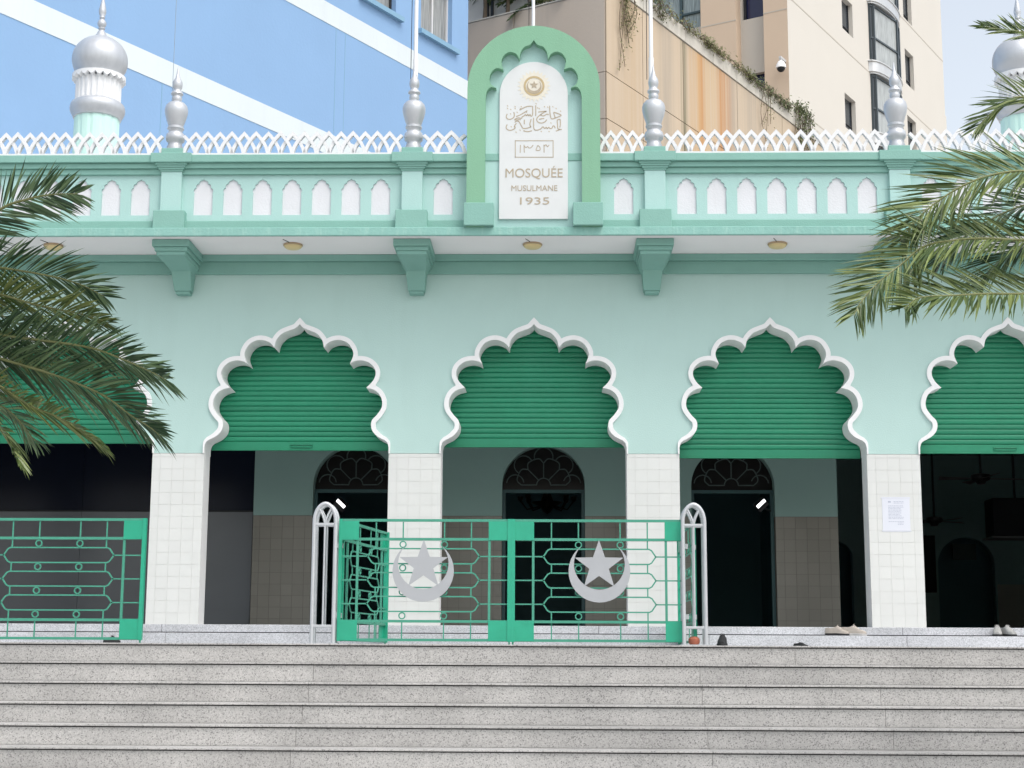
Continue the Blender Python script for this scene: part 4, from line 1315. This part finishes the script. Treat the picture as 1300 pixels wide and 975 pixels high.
for px in (204, 424, 436):
    x_ = bc.A(px, 150)[0]
    q = MB(); q.box(x_-0.012, x_+0.012, -0.004, -0.0005, 0, s1l if px < 300 else s2l); q.obj('render_joint', M_SILL, bl)

# beige podium with rust streaks
pc = Corner(770, 300, 50)
M_PODA = mat('peach_streaked_concrete', (0.50, 0.405, 0.30), 0.85, 0.07, 0.5, 0.35, 10, streak=0.30, stain=(0.42, 0.31, 0.20), sscale=(5, 5, 0.06), grime=0.08)
M_PODB = mat('grey_beige_concrete', (0.50, 0.425, 0.35), 0.85, 0.07, 0.5, 0.35, 10, streak=0.40, stain=(0.30, 0.27, 0.24), sscale=(1.6, 1.6, 0.05), grime=0.08)
M_COPE = mat('pale_concrete_coping', (0.56, 0.53, 0.47), 0.85, 0.1, 1.5, 0.3, 20, streak=0.4, stain=(0.16, 0.17, 0.11), sscale=(2.5, 2.5, 1.2), grime=0.35)
M_JOINT = simple('dark_joint', (0.14, 0.12, 0.10), 0.9)
def streaks(M, LL):
    t = M.node_tree; N, L = t.nodes, t.links
    b = N['Principled BSDF']
    tc = N.new('ShaderNodeTexCoord'); sp = N.new('ShaderNodeSeparateXYZ'); L.new(tc.outputs['Object'], sp.inputs[0])
    nz = N.new('ShaderNodeTexNoise'); nz.inputs['Scale'].default_value = 1; nz.inputs['Detail'].default_value = 6
    mp = N.new('ShaderNodeMapping'); mp.inputs['Scale'].default_value = (7, 7, 0.12); L.new(tc.outputs['Object'], mp.inputs[0]); L.new(mp.outputs[0], nz.inputs['Vector'])
    col = b.inputs['Base Color'].links[0].from_socket
    def mth(op, a, c, clamp=False):
        n = N.new('ShaderNodeMath'); n.operation = op; n.use_clamp = clamp
        for i, v in enumerate((a, c)):
            if isinstance(v, (int, float)): n.inputs[i].default_value = v
            else: L.new(v, n.inputs[i])
        return n.outputs[0]
    for x0, w, zl, c, k in LL:
        d = mth('ABSOLUTE', mth('SUBTRACT', sp.outputs[0], x0), 0)
        m_ = mth('SUBTRACT', 1.0, mth('DIVIDE', d, w), True)
        f = mth('MULTIPLY', m_, mth('MULTIPLY', mth('SUBTRACT', nz.outputs['Fac'], 0.28, True), 3.2, True), True)
        f = mth('MULTIPLY', f, k, True)
        mx = N.new('ShaderNodeMix'); mx.data_type = 'RGBA'
        L.new(f, mx.inputs['Factor']); L.new(col, mx.inputs['A']); mx.inputs['B'].default_value = (*c, 1)
        col = mx.outputs['Result']
    L.new(col, b.inputs['Base Color'])
RUST, MOSS, GREYS = (0.42, 0.17, 0.045), (0.16, 0.15, 0.09), (0.36, 0.31, 0.25)
pA = lambda px, py: pc.A(px, py)[0]
streaks(M_PODA, [(pA(890, 120), 0.35, 0, RUST, 1.3), (pA(884, 120), 0.9, 0, (0.50, 0.30, 0.13), 0.9), (pA(914, 120), 0.5, 0, RUST, 1.0), (pA(922, 120), 0.8, 0, RUST, 0.9), (pA(867, 80), 0.35, 0, MOSS, 1.1),
  (pA(903, 120), 1.6, 0, (0.52, 0.36, 0.20), 0.7), (pA(845, 100), 0.8, 0, GREYS, 0.9), (pA(930, 140), 0.8, 0, GREYS, 0.8), (pA(800, 90), 1.0, 0, (0.46, 0.33, 0.20), 0.6), (pA(955, 150), 1.4, 0, GREYS, 0.8), (pA(985, 150), 1.4, 0, (0.45, 0.38, 0.28), 0.8)])
pod = empty('podium_building', pc.o, (0, 0, ANG), label='weathered beige podium wall with rust streaks and creepers along its coping', cat='building')
zp1 = pc.A(1010, 150)[1]
zp2 = pc.B(640, 18.5)[1]
zpt = pc.A(935.5, 88)[1]
ZB_ = zp2
xe = pc.A(1046, 176)[0]
cw = abs(pc.A(905, 76)[1]-pc.A(905, 94)[1])
q = MB(); q.box(0.012, xe, 0.012, 22, 0, min(zpt, ZB_)-0.05); q.obj('core', M_PODB, pod)
q = MB(); q.box(0.013, xe, 0.013, 0.32, min(zpt, ZB_)-0.0495, zpt-0.02); q.obj('parapet_core', M_PODB, pod)
print('podium tops', zpt, ZB_)
# face panels between recessed joints (receding right)
jx = [0, pc.A(846, 60)[0], pc.A(868, 60)[0], pc.A(935, 130)[0], pc.A(960, 150)[0], xe]
jx = [0, pc.A(815, 80)[0], pc.A(866, 60)[0], pc.A(935, 130)[0], pc.A(992, 155)[0], xe]
jz = [0, pc.A(780, 155)[1]-2.2, pc.A(772, 152)[1], pc.A(772, 93)[1], zpt-cw]
for a, c in zip(jx[:-1], jx[1:]):
    for e, f in zip(jz[:-1], jz[1:]):
        q = MB(); q.box(a+0.02, c-0.02, -0.03, 0.011, e+0.015, f-0.015); q.obj('panel', M_PODA, pod)
q = MB(); q.box(0, xe, 0.005, 0.0115, 0, zpt-0.05); q.obj('joint_backing', M_JOINT, pod)
jy = [0, pc.B(653, 60)[0], 13, 22]
for a, c in zip(jy[:-1], jy[1:]):
    for e, f in zip([0, jz[2], jz[3]], [jz[2], jz[3], ZB_-0.02]):
        q = MB(); q.box(-0.03, 0.011, a+0.02, c-0.02, e+0.015, f-0.012); q.obj('panel', M_PODB, pod)
cx_ = [-0.05]+[pc.A(px, 70)[0] for px in (815, 868, 903, 932, 961)]+[xe]
for a, c in zip(cx_[:-1], cx_[1:]):
    q = MB(); q.box(a+0.012, c-0.012, -0.07, 0.30, zpt-cw+0.02, zpt); q.obj('coping_block', M_COPE, pod)
q = MB(); q.box(-0.05, 0.35, 0.32, 22, ZB_-0.0115, ZB_+0.03); q.obj('coping_cap', M_COPE, pod)
# rust-dark rain marks below the coping joint
# penthouse and plants on the podium roof
tH = pc.B(662, 14)[0]
ph = empty('roof_house', (pc.o+d1*1.1+d2*tH)+Vector((0, 0, ZB_-0.05)), (0, 0, ANG), label='small white plant house on the podium roof beside the blue building', cat='building')
q = MB(); q.box(0, 4, 0, 9, 0, 3.2); q.obj('wall', mat('white_house_render', (0.66, 0.65, 0.62), 0.8, 0.05, 1), ph)
for px0, px1 in ((651, 637), (630, 612), (604, 590)):
    y0_, y1_ = pc.B(px0, 14)[0]-tH, pc.B(px1, 18)[0]-tH
    q = MB(); q.box(-0.05, -0.002, y0_, y1_, 0.18, 0.55); q.obj('louvre', mat('grey_louvre', (0.30, 0.29, 0.28), 0.6), ph)
for px0 in (606, 600):
    y0_ = pc.B(px0, 18)[0]-tH
    q = MB(); q.box(-0.12, -0.052, y0_, y0_+0.08, 0.0, 2.6); q.obj('downpipe', M_FRAME, ph)
q = MB(); q.box(-0.4, 4.2, -0.3, 9.2, 3.201, 3.4); q.obj('roof', M_COPE, ph)

# hotel tower
tc_ = Corner(1007, 300, 78)
M_TOWA = mat('cream_tower_render', (0.60, 0.57, 0.515), 0.85, 0.03, 0.4, 0.2, 8, streak=0.12, stain=(0.58, 0.54, 0.47), sscale=(0.8, 0.8, 0.04))
M_TOWB = mat('peach_tower_render', (0.56, 0.44, 0.33), 0.85, 0.04, 0.4, 0.2, 8, streak=0.15, stain=(0.45, 0.37, 0.29), sscale=(0.8, 0.8, 0.04))
M_TOWC = mat('grey_tower_infill', (0.50, 0.47, 0.42), 0.85, 0.04, 0.4, 0.2, 8)
tw = empty('hotel_tower', tc_.o, (0, 0, ANG), label='cream and peach hotel tower with a round-fronted glass bay column', cat='tower')
TH = 60.0
xR = tc_.A(1197.5, 90)[0]
def rectA(x0, y0, x1, y1, lo=None, hi=None):
    a = tc_.A(x0, (y0+y1)/2)[0]; c = tc_.A(x1, (y0+y1)/2)[0]; xm = (x0+x1)/2
    return [a, c, tc_.A(x1, y1)[1], tc_.A(x0, y0)[1]]
wA_ = rectA(1073, 118, 1086.5, 172); wC_ = rectA(1149.5, 62, 1160, 115)
flh = tc_.A(1073, 117)[1]; flh = tc_.A(1080, 46)[1]-tc_.A(1080, 167)[1]
flR = tc_.A(1155, 32)[1]-tc_.A(1155, 112)[1]
holesA = []
for k in range(-3, 5):
    for w_, fh in ((wA_, flh), (wC_, flR)):
        holesA.append((w_[0], w_[1], w_[2]+k*fh, w_[3]+k*fh))
bx0, bx1 = tc_.A(1105, 90)[0], tc_.A(1136, 90)[0]
q = MB(); holed(q, 0, xR, 0, TH, holesA, 0.45)
q.add([(xR, 0, 0), (xR, 20, 0), (xR, 20, TH), (xR, 0, TH)], [(0, 1, 2, 3)])
q.add([(0, 0, TH), (xR, 0, TH), (xR, 20, TH), (0, 20, TH)], [(0, 1, 2, 3)])
q.obj('cream_face', M_TOWA, tw)
for a, c, e, f in holesA:
    we = empty('window', (a, 0, e), parent=tw)
    q = MB(); q.box(0, c-a, 0.30, 0.32, 0, f-e); q.obj('pane', M_WGL, we)
    q = MB(); q.box(0, 0.07, 0.24, 0.299, 0, f-e); q.box(c-a-0.07, c-a, 0.24, 0.299, 0, f-e); q.box(0.07, c-a-0.07, 0.241, 0.298, (f-e)*0.24, (f-e)*0.24+0.07); q.obj('frame', M_FRAME, we)
# string courses (fine joints)
zj = tc_.A(1061, 52)[1]
for k in range(-3, 5):
    q = MB(); q.box(0.0, xR, -0.01, -0.0005, zj+k*flh-0.035, zj+k*flh+0.035); q.obj('string_joint', mat('joint_beige', (0.46, 0.42, 0.36), 0.9), tw)  # joints drawn as strips of a darker beige
# glass bay: half-round column with metal bands
bw = bx1-bx0
zb0 = tc_.A(1108, 97)[1]; zb1 = tc_.A(1108, 82)[1]
M_BAYM = mat('brushed_band_metal', (0.62, 0.62, 0.61), 0.35, 0.12, 2, metal=0.6)
def halfround(q, z0, z1, rx, ry, mi=0, n=14, cap=True):
    cx = (bx0+bx1)/2
    vs = []
    for k in range(n+1):
        a_ = PI*k/n
        vs += [(cx-rx*math.cos(a_), -ry*math.sin(a_)**0.8-0.001, z0), (cx-rx*math.cos(a_), -ry*math.sin(a_)**0.8-0.001, z1)]
    fs = [(2*k, 2*k+2, 2*k+3, 2*k+1) for k in range(n)]
    if cap: fs += [tuple(2*k for k in range(n+1))[::-1], tuple(2*k+1 for k in range(n+1))]
    q.add(vs, fs, mi)
for k in range(-3, 5):
    dz = k*flR
    q = MB(); halfround(q, zb0+dz+0.10, zb1+dz-0.06, bw*0.56, 0.72); halfround(q, zb0+dz-0.0, zb0+dz+0.099, bw*0.53, 0.66); halfround(q, zb1+dz-0.059, zb1+dz, bw*0.59, 0.77)
    q.obj('bay_band', M_BAYM, tw, smooth=30)
    zg0, zg1 = zb1+dz+0.002, zb0+dz+flR-0.002
    cx = (bx0+bx1)/2
    ps = [(cx-bw*0.5, -0.0), (cx-bw*0.46, -0.20), (cx+bw*0.20, -0.60), (cx+bw*0.46, -0.34), (cx+bw*0.5, -0.0)]
    for j in range(4):
        (xa, ya), (xb, yb) = ps[j], ps[j+1]
        q = MB(); q.add([(xa, ya, zg0), (xb, yb, zg0), (xb, yb, zg1), (xa, ya, zg1)], [(0, 1, 2, 3)])
        q.obj('bay_pane', M_CURT2 if j in (1, 2) else M_WGL, tw)
    q = MB()
    for j in range(5): q.tube([(ps[j][0], ps[j][1]-0.02, zg0), (ps[j][0], ps[j][1]-0.02, zg1)], 0.10, 4)
    for zz in (zg0+0.08, zg0+(zg1-zg0)*0.42, zg1-0.10):
        q.tube([(a_, b_-0.03, zz) for a_, b_ in ps], 0.07, 4)
    q.obj('bay_frame', mat('slate_bay_frame', (0.04, 0.055, 0.065), 0.4), tw)
# peach face receding left: two pilasters with recessed bays
def yB(px): return tc_.B(px, 60)[0]
y970, y940, y926, y889, y831 = yB(970), yB(941), yB(927), yB(890), yB(800)
q = MB(); q.box(0.0, 0.8, 0.002, y970, 0, TH); q.obj('pilaster', M_TOWB, tw)
q = MB(); q.box(0.0, 0.8, y926-0.35, y889, 0, TH); q.obj('pilaster', M_TOWB, tw)
xin = 0.75
zw0 = tc_.B(955, 17)[1]; zw1 = tc_.B(955, 88)[1]
flB = abs(flh)
hB = []
for k in range(-3, 5):
    hB.append((y970+0.1, y926-0.45, zw0+k*flB, zw0+k*flB+ (flB-(zw0-zw1))))
q = MB(); holed(q, y970, y926, 0, TH, hB, 0.3, 0, 'B')
q.obj('recessed_bay', M_TOWC, tw, loc=(xin-0.15, 0, 0))
q = MB(); q.box(0.95, 1.0, y970, y926, 0, TH); q.obj('bay_glass', simple('blue_glass', (0.012, 0.016, 0.06), 0.1), tw)
for h_ in hB:
    for y_ in (h_[0], h_[1]-0.12):
        q = MB(); q.box(0.78, 0.92, y_, y_+0.12, h_[2], h_[3]); q.obj('bay_mullion', M_FRAME, tw)
zc0 = tc_.B(880, 31)[1]
hC = [(y889+0.2, y831-0.3, zc0+k*flB, zc0+k*flB+2.3) for k in range(-3, 5)]
q = MB(); holed(q, y889, y831, 0, TH, hC, 0.3, 0, 'B'); q.obj('recessed_bay', M_TOWC, tw, loc=(xin-0.3, 0, 0))
for h_ in hC:
    q = MB(); q.box(0.76, 0.80, h_[0], h_[1], h_[2], h_[3]); q.obj('curtain_pane', M_CURT3, tw)
    q = MB(); q.box(0.62, 0.755, h_[0], h_[0]+0.1, h_[2], h_[3]); q.box(0.62, 0.755, h_[0]+1.15, h_[0]+1.3, h_[2], h_[3]); q.box(0.63, 0.75, h_[0]+0.1, h_[0]+1.15, h_[2]+0.9, h_[2]+1.0); q.obj('frame', mat('teal_frame', (0.03, 0.06, 0.07), 0.4), tw)
q = MB(); q.box(0.0, 0.8, y831, y831+9, 0, TH); q.obj('pilaster', M_TOWB, tw)
zjb = tc_.B(985, 14)[1]
for k in range(-4, 5):
    z_ = zjb+k*flB/1.0
    q = MB(); q.box(-0.012, -0.001, 0.003, y970, z_-0.03, z_+0.03); q.box(-0.012, -0.001, y926-0.35, y889, z_-0.03-(0.0), z_+0.03); q.obj('string_joint', MATS['joint_beige'], tw)
q = MB(); q.box(1.2, xR-0.5, 1.0, 19.5, 0, TH-0.1); q.obj('inner_core', M_NAVY, tw)
# stair annex low on the right with a lamp arm
zx = tc_.A(1200, 140)[1]
q = MB(); q.box(xR+0.002, xR+1.3, 0.3, 14, 0, zx); q.obj('annex', M_TOWA, tw)
q = MB(); q.tube([(xR+0.0, 0.4, zx+0.95), (xR+0.7, 0.4, zx+0.45), (xR+0.9, 0.4, zx+0.10), (xR+0.35, 0.4, zx+0.3)], 0.05, 6); q.tube([(xR+0.9, 0.4, zx+0.10), (xR+0.9, 0.5, zx-0.02)], 0.05, 6); q.obj('lamp_arm', M_FRAME, tw)
# security camera on the peach pilaster
yc_, zc_ = tc_.B(997, 88)
cc = empty('security_camera', tc_.o+d2*yc_+Vector((0, 0, zc_)), (0, 0, ANG), label='white dome security camera on the peach tower face', cat='camera')
q = MB(); q.box(-0.7, 0.02, -0.06, 0.06, 0.35, 0.47); q.box(-0.68, -0.5, -0.05, 0.05, 0.2, 0.349); q.obj('arm', simple('cam_grey', (0.5, 0.5, 0.5), 0.5), cc)
q = MB(); q.lathe([(0, 0.24), (0.14, 0.22), (0.24, 0.05), (0.26, -0.12), (0.0, -0.13)], 16, -0.58, 0); q.obj('hood', simple('cam_white', (0.78, 0.78, 0.78), 0.4), cc, smooth=50)
q = MB(); q.lathe([(0.20, -0.131), (0.19, -0.22), (0.12, -0.30), (0, -0.33)], 16, -0.58, 0); q.obj('dome', M_DARK, cc, smooth=60)

# ================================================================== PLANTS
def leafmat(name, c, c2, rough=0.42):
    M = bpy.data.materials.new(name); M.use_nodes = True
    t = M.node_tree; N, L = t.nodes, t.links
    b = N['Principled BSDF']; b.inputs['Roughness'].default_value = rough
    g = N.new('ShaderNodeNewGeometry')
    mx = N.new('ShaderNodeMix'); mx.data_type = 'RGBA'
    mx.inputs['A'].default_value = (*c, 1); mx.inputs['B'].default_value = (*c2, 1)
    rpm = N.new('ShaderNodeMapRange'); rpm.interpolation_type = 'SMOOTHERSTEP'
    rpm.inputs[1].default_value = 0.15; rpm.inputs[2].default_value = 1.25
    L.new(g.outputs['Random Per Island'], rpm.inputs[0]); L.new(rpm.outputs[0], mx.inputs['Factor'])
    L.new(mx.outputs['Result'], b.inputs['Base Color'])
    tr = N.new('ShaderNodeBsdfTranslucent'); L.new(mx.outputs['Result'], tr.inputs['Color'])
    ms = N.new('ShaderNodeMixShader'); ms.inputs[0].default_value = 0.22
    L.new(b.outputs[0], ms.inputs[1]); L.new(tr.outputs[0], ms.inputs[2])
    L.new(ms.outputs[0], N['Material Output'].inputs['Surface'])
    MATS[name] = M
    return M
M_PALM1 = leafmat('dark_palm_leaf', (0.024, 0.058, 0.024), (0.18, 0.27, 0.13), 0.36)
M_PALM2 = leafmat('olive_palm_leaf', (0.055, 0.095, 0.02), (0.22, 0.25, 0.08), 0.38)
M_PALM3 = leafmat('mid_palm_leaf', (0.048, 0.090, 0.022), (0.27, 0.33, 0.11), 0.38)
M_RACH = mat('palm_rachis', (0.17, 0.18, 0.07), 0.5, 0.2, 8)
M_BARK = mat('palm_bark', (0.16, 0.125, 0.09), 0.9, 0.4, 12, 0.8, 20)

def frond(parent, pts, roll, ll, M, seed, dens=58, t0=0.12, droop=0.25, wid=0.0085, ang=50):
    """pts: world points of the midrib from crown to tip. roll turns the blade about the midrib."""
    rr = random.Random(seed)
    O = parent.location
    P_ = spline([Vector(p)-O for p in pts], 8)
    n = len(P_)
    cum = [0]
    for i in range(1, n): cum.append(cum[-1]+(P_[i]-P_[i-1]).length)
    L_ = cum[-1]
    def ev(t):
        s = t*L_
        for i in range(1, n):
            if cum[i] >= s:
                k = (s-cum[i-1])/max(1e-9, cum[i]-cum[i-1])
                return P_[i-1].lerp(P_[i], k), (P_[i]-P_[i-1]).normalized()
        return P_[-1], (P_[-1]-P_[-2]).normalized()
    q = MB()
    N_ = int(L_*dens)
    for i in range(N_):
        t = t0+(1-t0)*(i+0.5)/N_
        p, tg = ev(min(1, t))
        hs_ = tg.cross(Vector((0, 0, 1)))
        hs_ = hs_.normalized() if hs_.length > 1e-3 else Vector((0, 1, 0))
        upv = hs_.cross(tg).normalized()
        rl = roll+rr.gauss(0, 0.05)
        side = hs_*math.cos(rl)+upv*math.sin(rl)
        nor = tg.cross(side)
        prof_ = (0.45+0.55*math.sin(min(1, (t-t0)/(1-t0)*1.5+0.15)*PI/2))*(1 if t < 0.8 else 1-0.55*(t-0.8)/0.2)
        for s_ in (-1, 1):
            a = R(ang-24*max(0, (t-0.55)/0.45)+rr.gauss(0, 4.5))
            lift = 0.22+rr.gauss(0, 0.15)
            d = (tg*math.cos(a)+side*(s_*math.sin(a))*1.0+nor*(-lift if nor.z < 0 else lift)*math.sin(a)).normalized()
            ln = ll*prof_*rr.uniform(0.82, 1.1)
            w = wid*rr.uniform(0.8, 1.2)
            wv = d.cross(nor).normalized()*w
            # twist of the leaflet blade
            tw_ = rr.gauss(0, 0.5); axis = d
            wv = Matrix.Rotation(tw_, 3, axis) @ wv
            bn = d.cross(wv).normalized()
            dr = Vector((0, 0, -1))*droop*0.5*ln*rr.uniform(0.2, 1.4)
            p0 = p+d*0.004
            pm1 = p0+d*ln*0.35+dr*0.10
            pm2 = p0+d*ln*0.7+dr*0.45
            pe = p0+d*ln*1.0+dr*1.0
            f = bn*w*0.35
            vs = [p0+wv*0.35, p0+wv*-0.35, pm1+wv+f, pm1, pm1-wv+f, pm2+wv*0.72+f, pm2, pm2-wv*0.72+f, pe]
            q.add(vs, [(0, 3, 2), (0, 1, 3), (1, 4, 3), (2, 3, 6, 5), (3, 4, 7, 6), (5, 6, 8), (6, 7, 8)])
    fo = q.obj('frond', M, parent)
    q = MB()
    rs = [0.011*(1-0.85*i/(n-1))+0.0015 for i in range(n)]
    q.tube(P_, rs, 6)
    q.obj('midrib', M_RACH, fo, smooth=60)
    return fo

def palm(name, x, y, zc, lab, specs, seed, extra):
    g = empty(name, (x, y, ZG+0.10), label=lab, cat='palm tree')
    q = MB(); rr = random.Random(seed)
    h = zc-ZG-0.10
    prof_ = []
    nn = 40
    for k in range(nn+1):
        z = h*k/nn
        prof_.append((0.17+0.05*(1-k/nn)**3+(0.02 if k % 2 else -0.005)+(0.05 if k > nn-5 else 0), z))
    q.lathe([(0, -0.05)]+prof_+[(0, h+0.15)], 16)
    q.obj('trunk', M_BARK, g)
    for i, (pl, Y0, Y1, roll, ll, M, kw) in enumerate(specs):
        k = len(pl)
        pts = [Vector((x, y, zc+0.05))]+[at(px, py, Y0+(Y1-Y0)*j/max(1, k-1)) for j, (px, py) in enumerate(pl)]
        frond(g, pts, roll, ll, M, seed*100+i, **kw)
    for j in range(extra[0]):
        a = extra[1]+(extra[2]-extra[1])*(j+0.5)/extra[0]+rr.gauss(0, 0.1)
        el = rr.uniform(0.1, 1.1); L_ = rr.uniform(2.2, 2.8)
        pts = []
        for k in range(7):
            s = k/6*L_
            pts.append((x+math.cos(a)*s*math.cos(el)*0.95, y+math.sin(a)*s*math.cos(el)*0.95, zc+0.05+s*math.sin(el)-0.22*s*s))
        frond(g, pts, rr.gauss(0, 0.2), 0.42, M_PALM1, seed*100+50+j, dens=24, wid=0.018)
    return g
YPL = -7.0
LP = at(-190, 400, YPL)
specsL = [
 ([(-60,312),(0,266),(35,253),(65,247),(98,246)], YPL, YPL-0.25, 0.95, 0.32, M_PALM1, dict(droop=0.15)),
 ([(-90,350),(-30,338),(40,346),(96,359),(132,376)], YPL, YPL+0.2, 0.75, 0.34, M_PALM1, dict(droop=0.2)),
 ([(-90,372),(-20,370),(50,388),(100,398),(138,410)], YPL, YPL-0.2, 0.6, 0.30, M_PALM2, dict(droop=0.2)),
 ([(-100,405),(0,425),(68,434),(117,442),(158,457),(196,474),(210,482)], YPL, YPL-0.35, 0.75, 0.36, M_PALM1, dict(droop=0.25)),
 ([(-100,425),(-10,452),(63,474),(101,488),(135,504),(166,527),(190,542),(202,552)], YPL, YPL-0.15, 0.8, 0.36, M_PALM1, dict(droop=0.25)),
 ([(-100,440),(-40,465),(0,490),(34,513),(68,527),(95,542),(130,567)], YPL, YPL-0.5, 0.55, 0.26, M_PALM2, dict(droop=0.3)),
 ([(-120,450),(-60,480),(-20,520),(0,545),(14,567),(24,586)], YPL, YPL-0.4, 0.7, 0.26, M_PALM3, dict(droop=0.3)),
 ([(-110,430),(-50,432),(-5,440),(30,455),(60,470)], YPL, YPL+0.35, 0.5, 0.30, M_PALM2, dict(droop=0.3)),
 ([(-120,440),(-70,470),(-30,505),(10,520),(45,560)], YPL+0.2, YPL+0.4, 0.6, 0.30, M_PALM1, dict(droop=0.3)),
 ([(-110,390),(-60,380),(-10,395),(30,415),(70,428)], YPL+0.3, YPL+0.5, 0.7, 0.32, M_PALM1, dict(droop=0.25)),
]
palm('palm_tree', LP.x, LP.y, LP.z, 'palm tree with dark feathery fronds hanging across the arch beside the blue building', specsL, 11, (7, PI*0.55, PI*1.5))
RP = at(1520, 330, YPL)
specsR = [
 ([(1420,150),(1350,60),(1300,42),(1275,38),(1250,34)], YPL+0.3, YPL+0.4, 1.0, 0.24, M_PALM3, dict(droop=0.05)),
 ([(1430,220),(1360,140),(1300,124),(1278,129),(1258,144),(1240,162)], YPL+0.2, YPL+0.3, 0.95, 0.30, M_PALM3, dict(droop=0.1)),
 ([(1430,260),(1360,222),(1300,217),(1253,224),(1213,241),(1176,267),(1154,290),(1142,308)], YPL, YPL-0.2, 0.85, 0.42, M_PALM3, dict(droop=0.2, dens=64)),
 ([(1430,300),(1360,303),(1300,305),(1253,303),(1213,305),(1173,313),(1145,335),(1116,358),(1094,382),(1084,400)], YPL, YPL-0.5, 0.85, 0.40, M_PALM3, dict(droop=0.2, dens=64)),
 ([(1430,330),(1360,368),(1300,373),(1253,373),(1213,375),(1168,378),(1148,392)], YPL, YPL-0.7, 0.8, 0.36, M_PALM3, dict(droop=0.2, dens=64)),
 ([(1430,280),(1370,250),(1310,258),(1265,275),(1225,300),(1190,335)], YPL+0.35, YPL+0.4, 0.7, 0.38, M_PALM1, dict(droop=0.2)),
 ([(1430,300),(1380,290),(1320,300),(1270,330),(1240,365)], YPL+0.4, YPL+0.5, 0.7, 0.36, M_PALM1, dict(droop=0.2)),
]
palm('palm_tree', RP.x, RP.y, RP.z, 'palm tree with olive green fronds arching in front of the parapet and the silver minaret', specsR, 23, (7, -PI*0.45, PI*0.45))

# creepers along the podium coping, each clump a plant of its own
M_VINE = leafmat('creeper_leaf', (0.06, 0.085, 0.03), (0.20, 0.24, 0.10), 0.6)
M_VINE2 = leafmat('dry_creeper_leaf', (0.14, 0.15, 0.06), (0.32, 0.32, 0.17), 0.7)
def creeper(px0, px1, n, hang, rise, M, lab, seed, leaf=0.09, stems=8, cat='plant'):
    rr = random.Random(seed)
    a = pc.A(px0, 60)[0]; c = pc.A(px1, 60)[0]
    o_ = pc.o+d1*((a+c)/2)+Vector((0, 0, zpt))
    g = empty('creeper', o_, (0, 0, ANG), label=lab, cat=cat, group='creepers on the podium coping')
    q = MB(); qs = MB()
    for k in range(stems):
        x = rr.uniform(a, c)-(a+c)/2
        hk = hang*rr.uniform(0.4, 1.0); rk = rise*rr.uniform(0.3, 1)
        pts = [Vector((x, 0.1, -0.01)), Vector((x+rr.gauss(0, .08), -0.02, rk)), Vector((x+rr.gauss(0, .15), -0.16, rk*0.3)), Vector((x+rr.gauss(0, .2), -0.14, -hk*0.5)), Vector((x+rr.gauss(0, .3), -0.12, -hk))]
        sp = spline(pts, 5)
        qs.tube(sp, 0.012, 4)
        for j in range(n//stems):
            p = sp[rr.randrange(2, len(sp))]+Vector((rr.gauss(0, .10), -abs(rr.gauss(0, .07))-0.01, rr.gauss(0, .10)))
            u = Vector((rr.gauss(0, 1), rr.gauss(0, 1), rr.gauss(0, 1)-0.6)).normalized()*leaf*rr.uniform(0.6, 1.3)
            v = u.orthogonal().normalized()*leaf*0.3
            q.add([p, p+u*0.5+v, p+u, p+u*0.5-v], [(0, 1, 2, 3)])
    q.obj('foliage', M, g); qs.obj('stem', M_BARK, g)
creeper(784, 804, 900, 3.4, 0.2, M_VINE2, 'long pale creeper hanging down the podium wall behind the flagpole', 1, 0.10, 9)
creeper(846, 902, 420, 0.10, 0.35, M_VINE2, 'fresh green weeds growing along the coping below the curtained tower window', 2, 0.12, 30)
creeper(898, 950, 420, 0.12, 0.25, M_VINE2, 'dry grassy creeper trailing over the coping below the blue glass bay', 3, 0.12, 30)
creeper(945, 1000, 620, 0.25, 0.24, M_VINE, 'dense dark creeper trailing over the coping below the security camera', 4, 0.11, 34)
creeper(1003, 1024, 1000, 2.6, 0.7, M_VINE, 'bushy creeper spilling over the far end of the podium wall', 5, 0.12, 18)
creeper(960, 972, 160, 2.4, 0.05, M_VINE2, 'thin sparse creeper clinging to the podium wall right of the rust streaks', 6, 0.10, 4)
creeper(818, 840, 260, 0.5, 0.4, M_VINE, 'small weeds on the coping beside the flagpole above the rusty wall', 7, 0.11, 12)

# potted roof palms on the podium beside the white house
def roof_palm(t_, s_, h, lab, seed):
    o_ = pc.o+d2*t_+d1*s_+Vector((0, 0, ZB_-0.05))
    g = empty('roof_palm', o_, label=lab, cat='palm tree', group='small palms on the podium roof')
    rr = random.Random(seed)
    q = MB(); q.tube([(0, 0, 0), (0.03, 0, h*0.5), (0, 0.02, h)], [0.09, 0.07, 0.06], 8); q.obj('trunk', M_BARK, g)
    for k in range(11):
        a_ = 2*PI*k/11+rr.gauss(0, 0.2); el = rr.uniform(0.0, 1.2); L_ = rr.uniform(1.0, 1.5)
        pts = [o_+Vector((math.cos(a_)*s*math.cos(el), math.sin(a_)*s*math.cos(el), h+s*math.sin(el)-0.42*s*s)) for s in [L_*j/5 for j in range(6)]]
        frond(g, pts, rr.gauss(0, 0.3), 0.36, leafmat_roof, seed*31+k, dens=15, wid=0.03, t0=0.15)
leafmat_roof = leafmat('roof_palm_leaf', (0.04, 0.08, 0.025), (0.14, 0.20, 0.07))
for k, (px, s_, h, lab) in enumerate(((604, 0.55, 1.5, 'tall roof palm hanging over the podium coping against the blue building'), (632, 0.6, 1.25, 'bright roof palm drooping between the grey louvres of the white plant house'), (658, 0.7, 0.9, 'dark roof palm at the corner of the white plant house'), (684, 0.8, 0.55, 'low dark roof palm peeping over the coping behind the middle flagpole'), (705, 0.9, 0.35, 'small roof palm on the podium farthest from the white plant house'))):
    roof_palm(pc.B(px, 10)[0], s_, h, lab, 200+k)
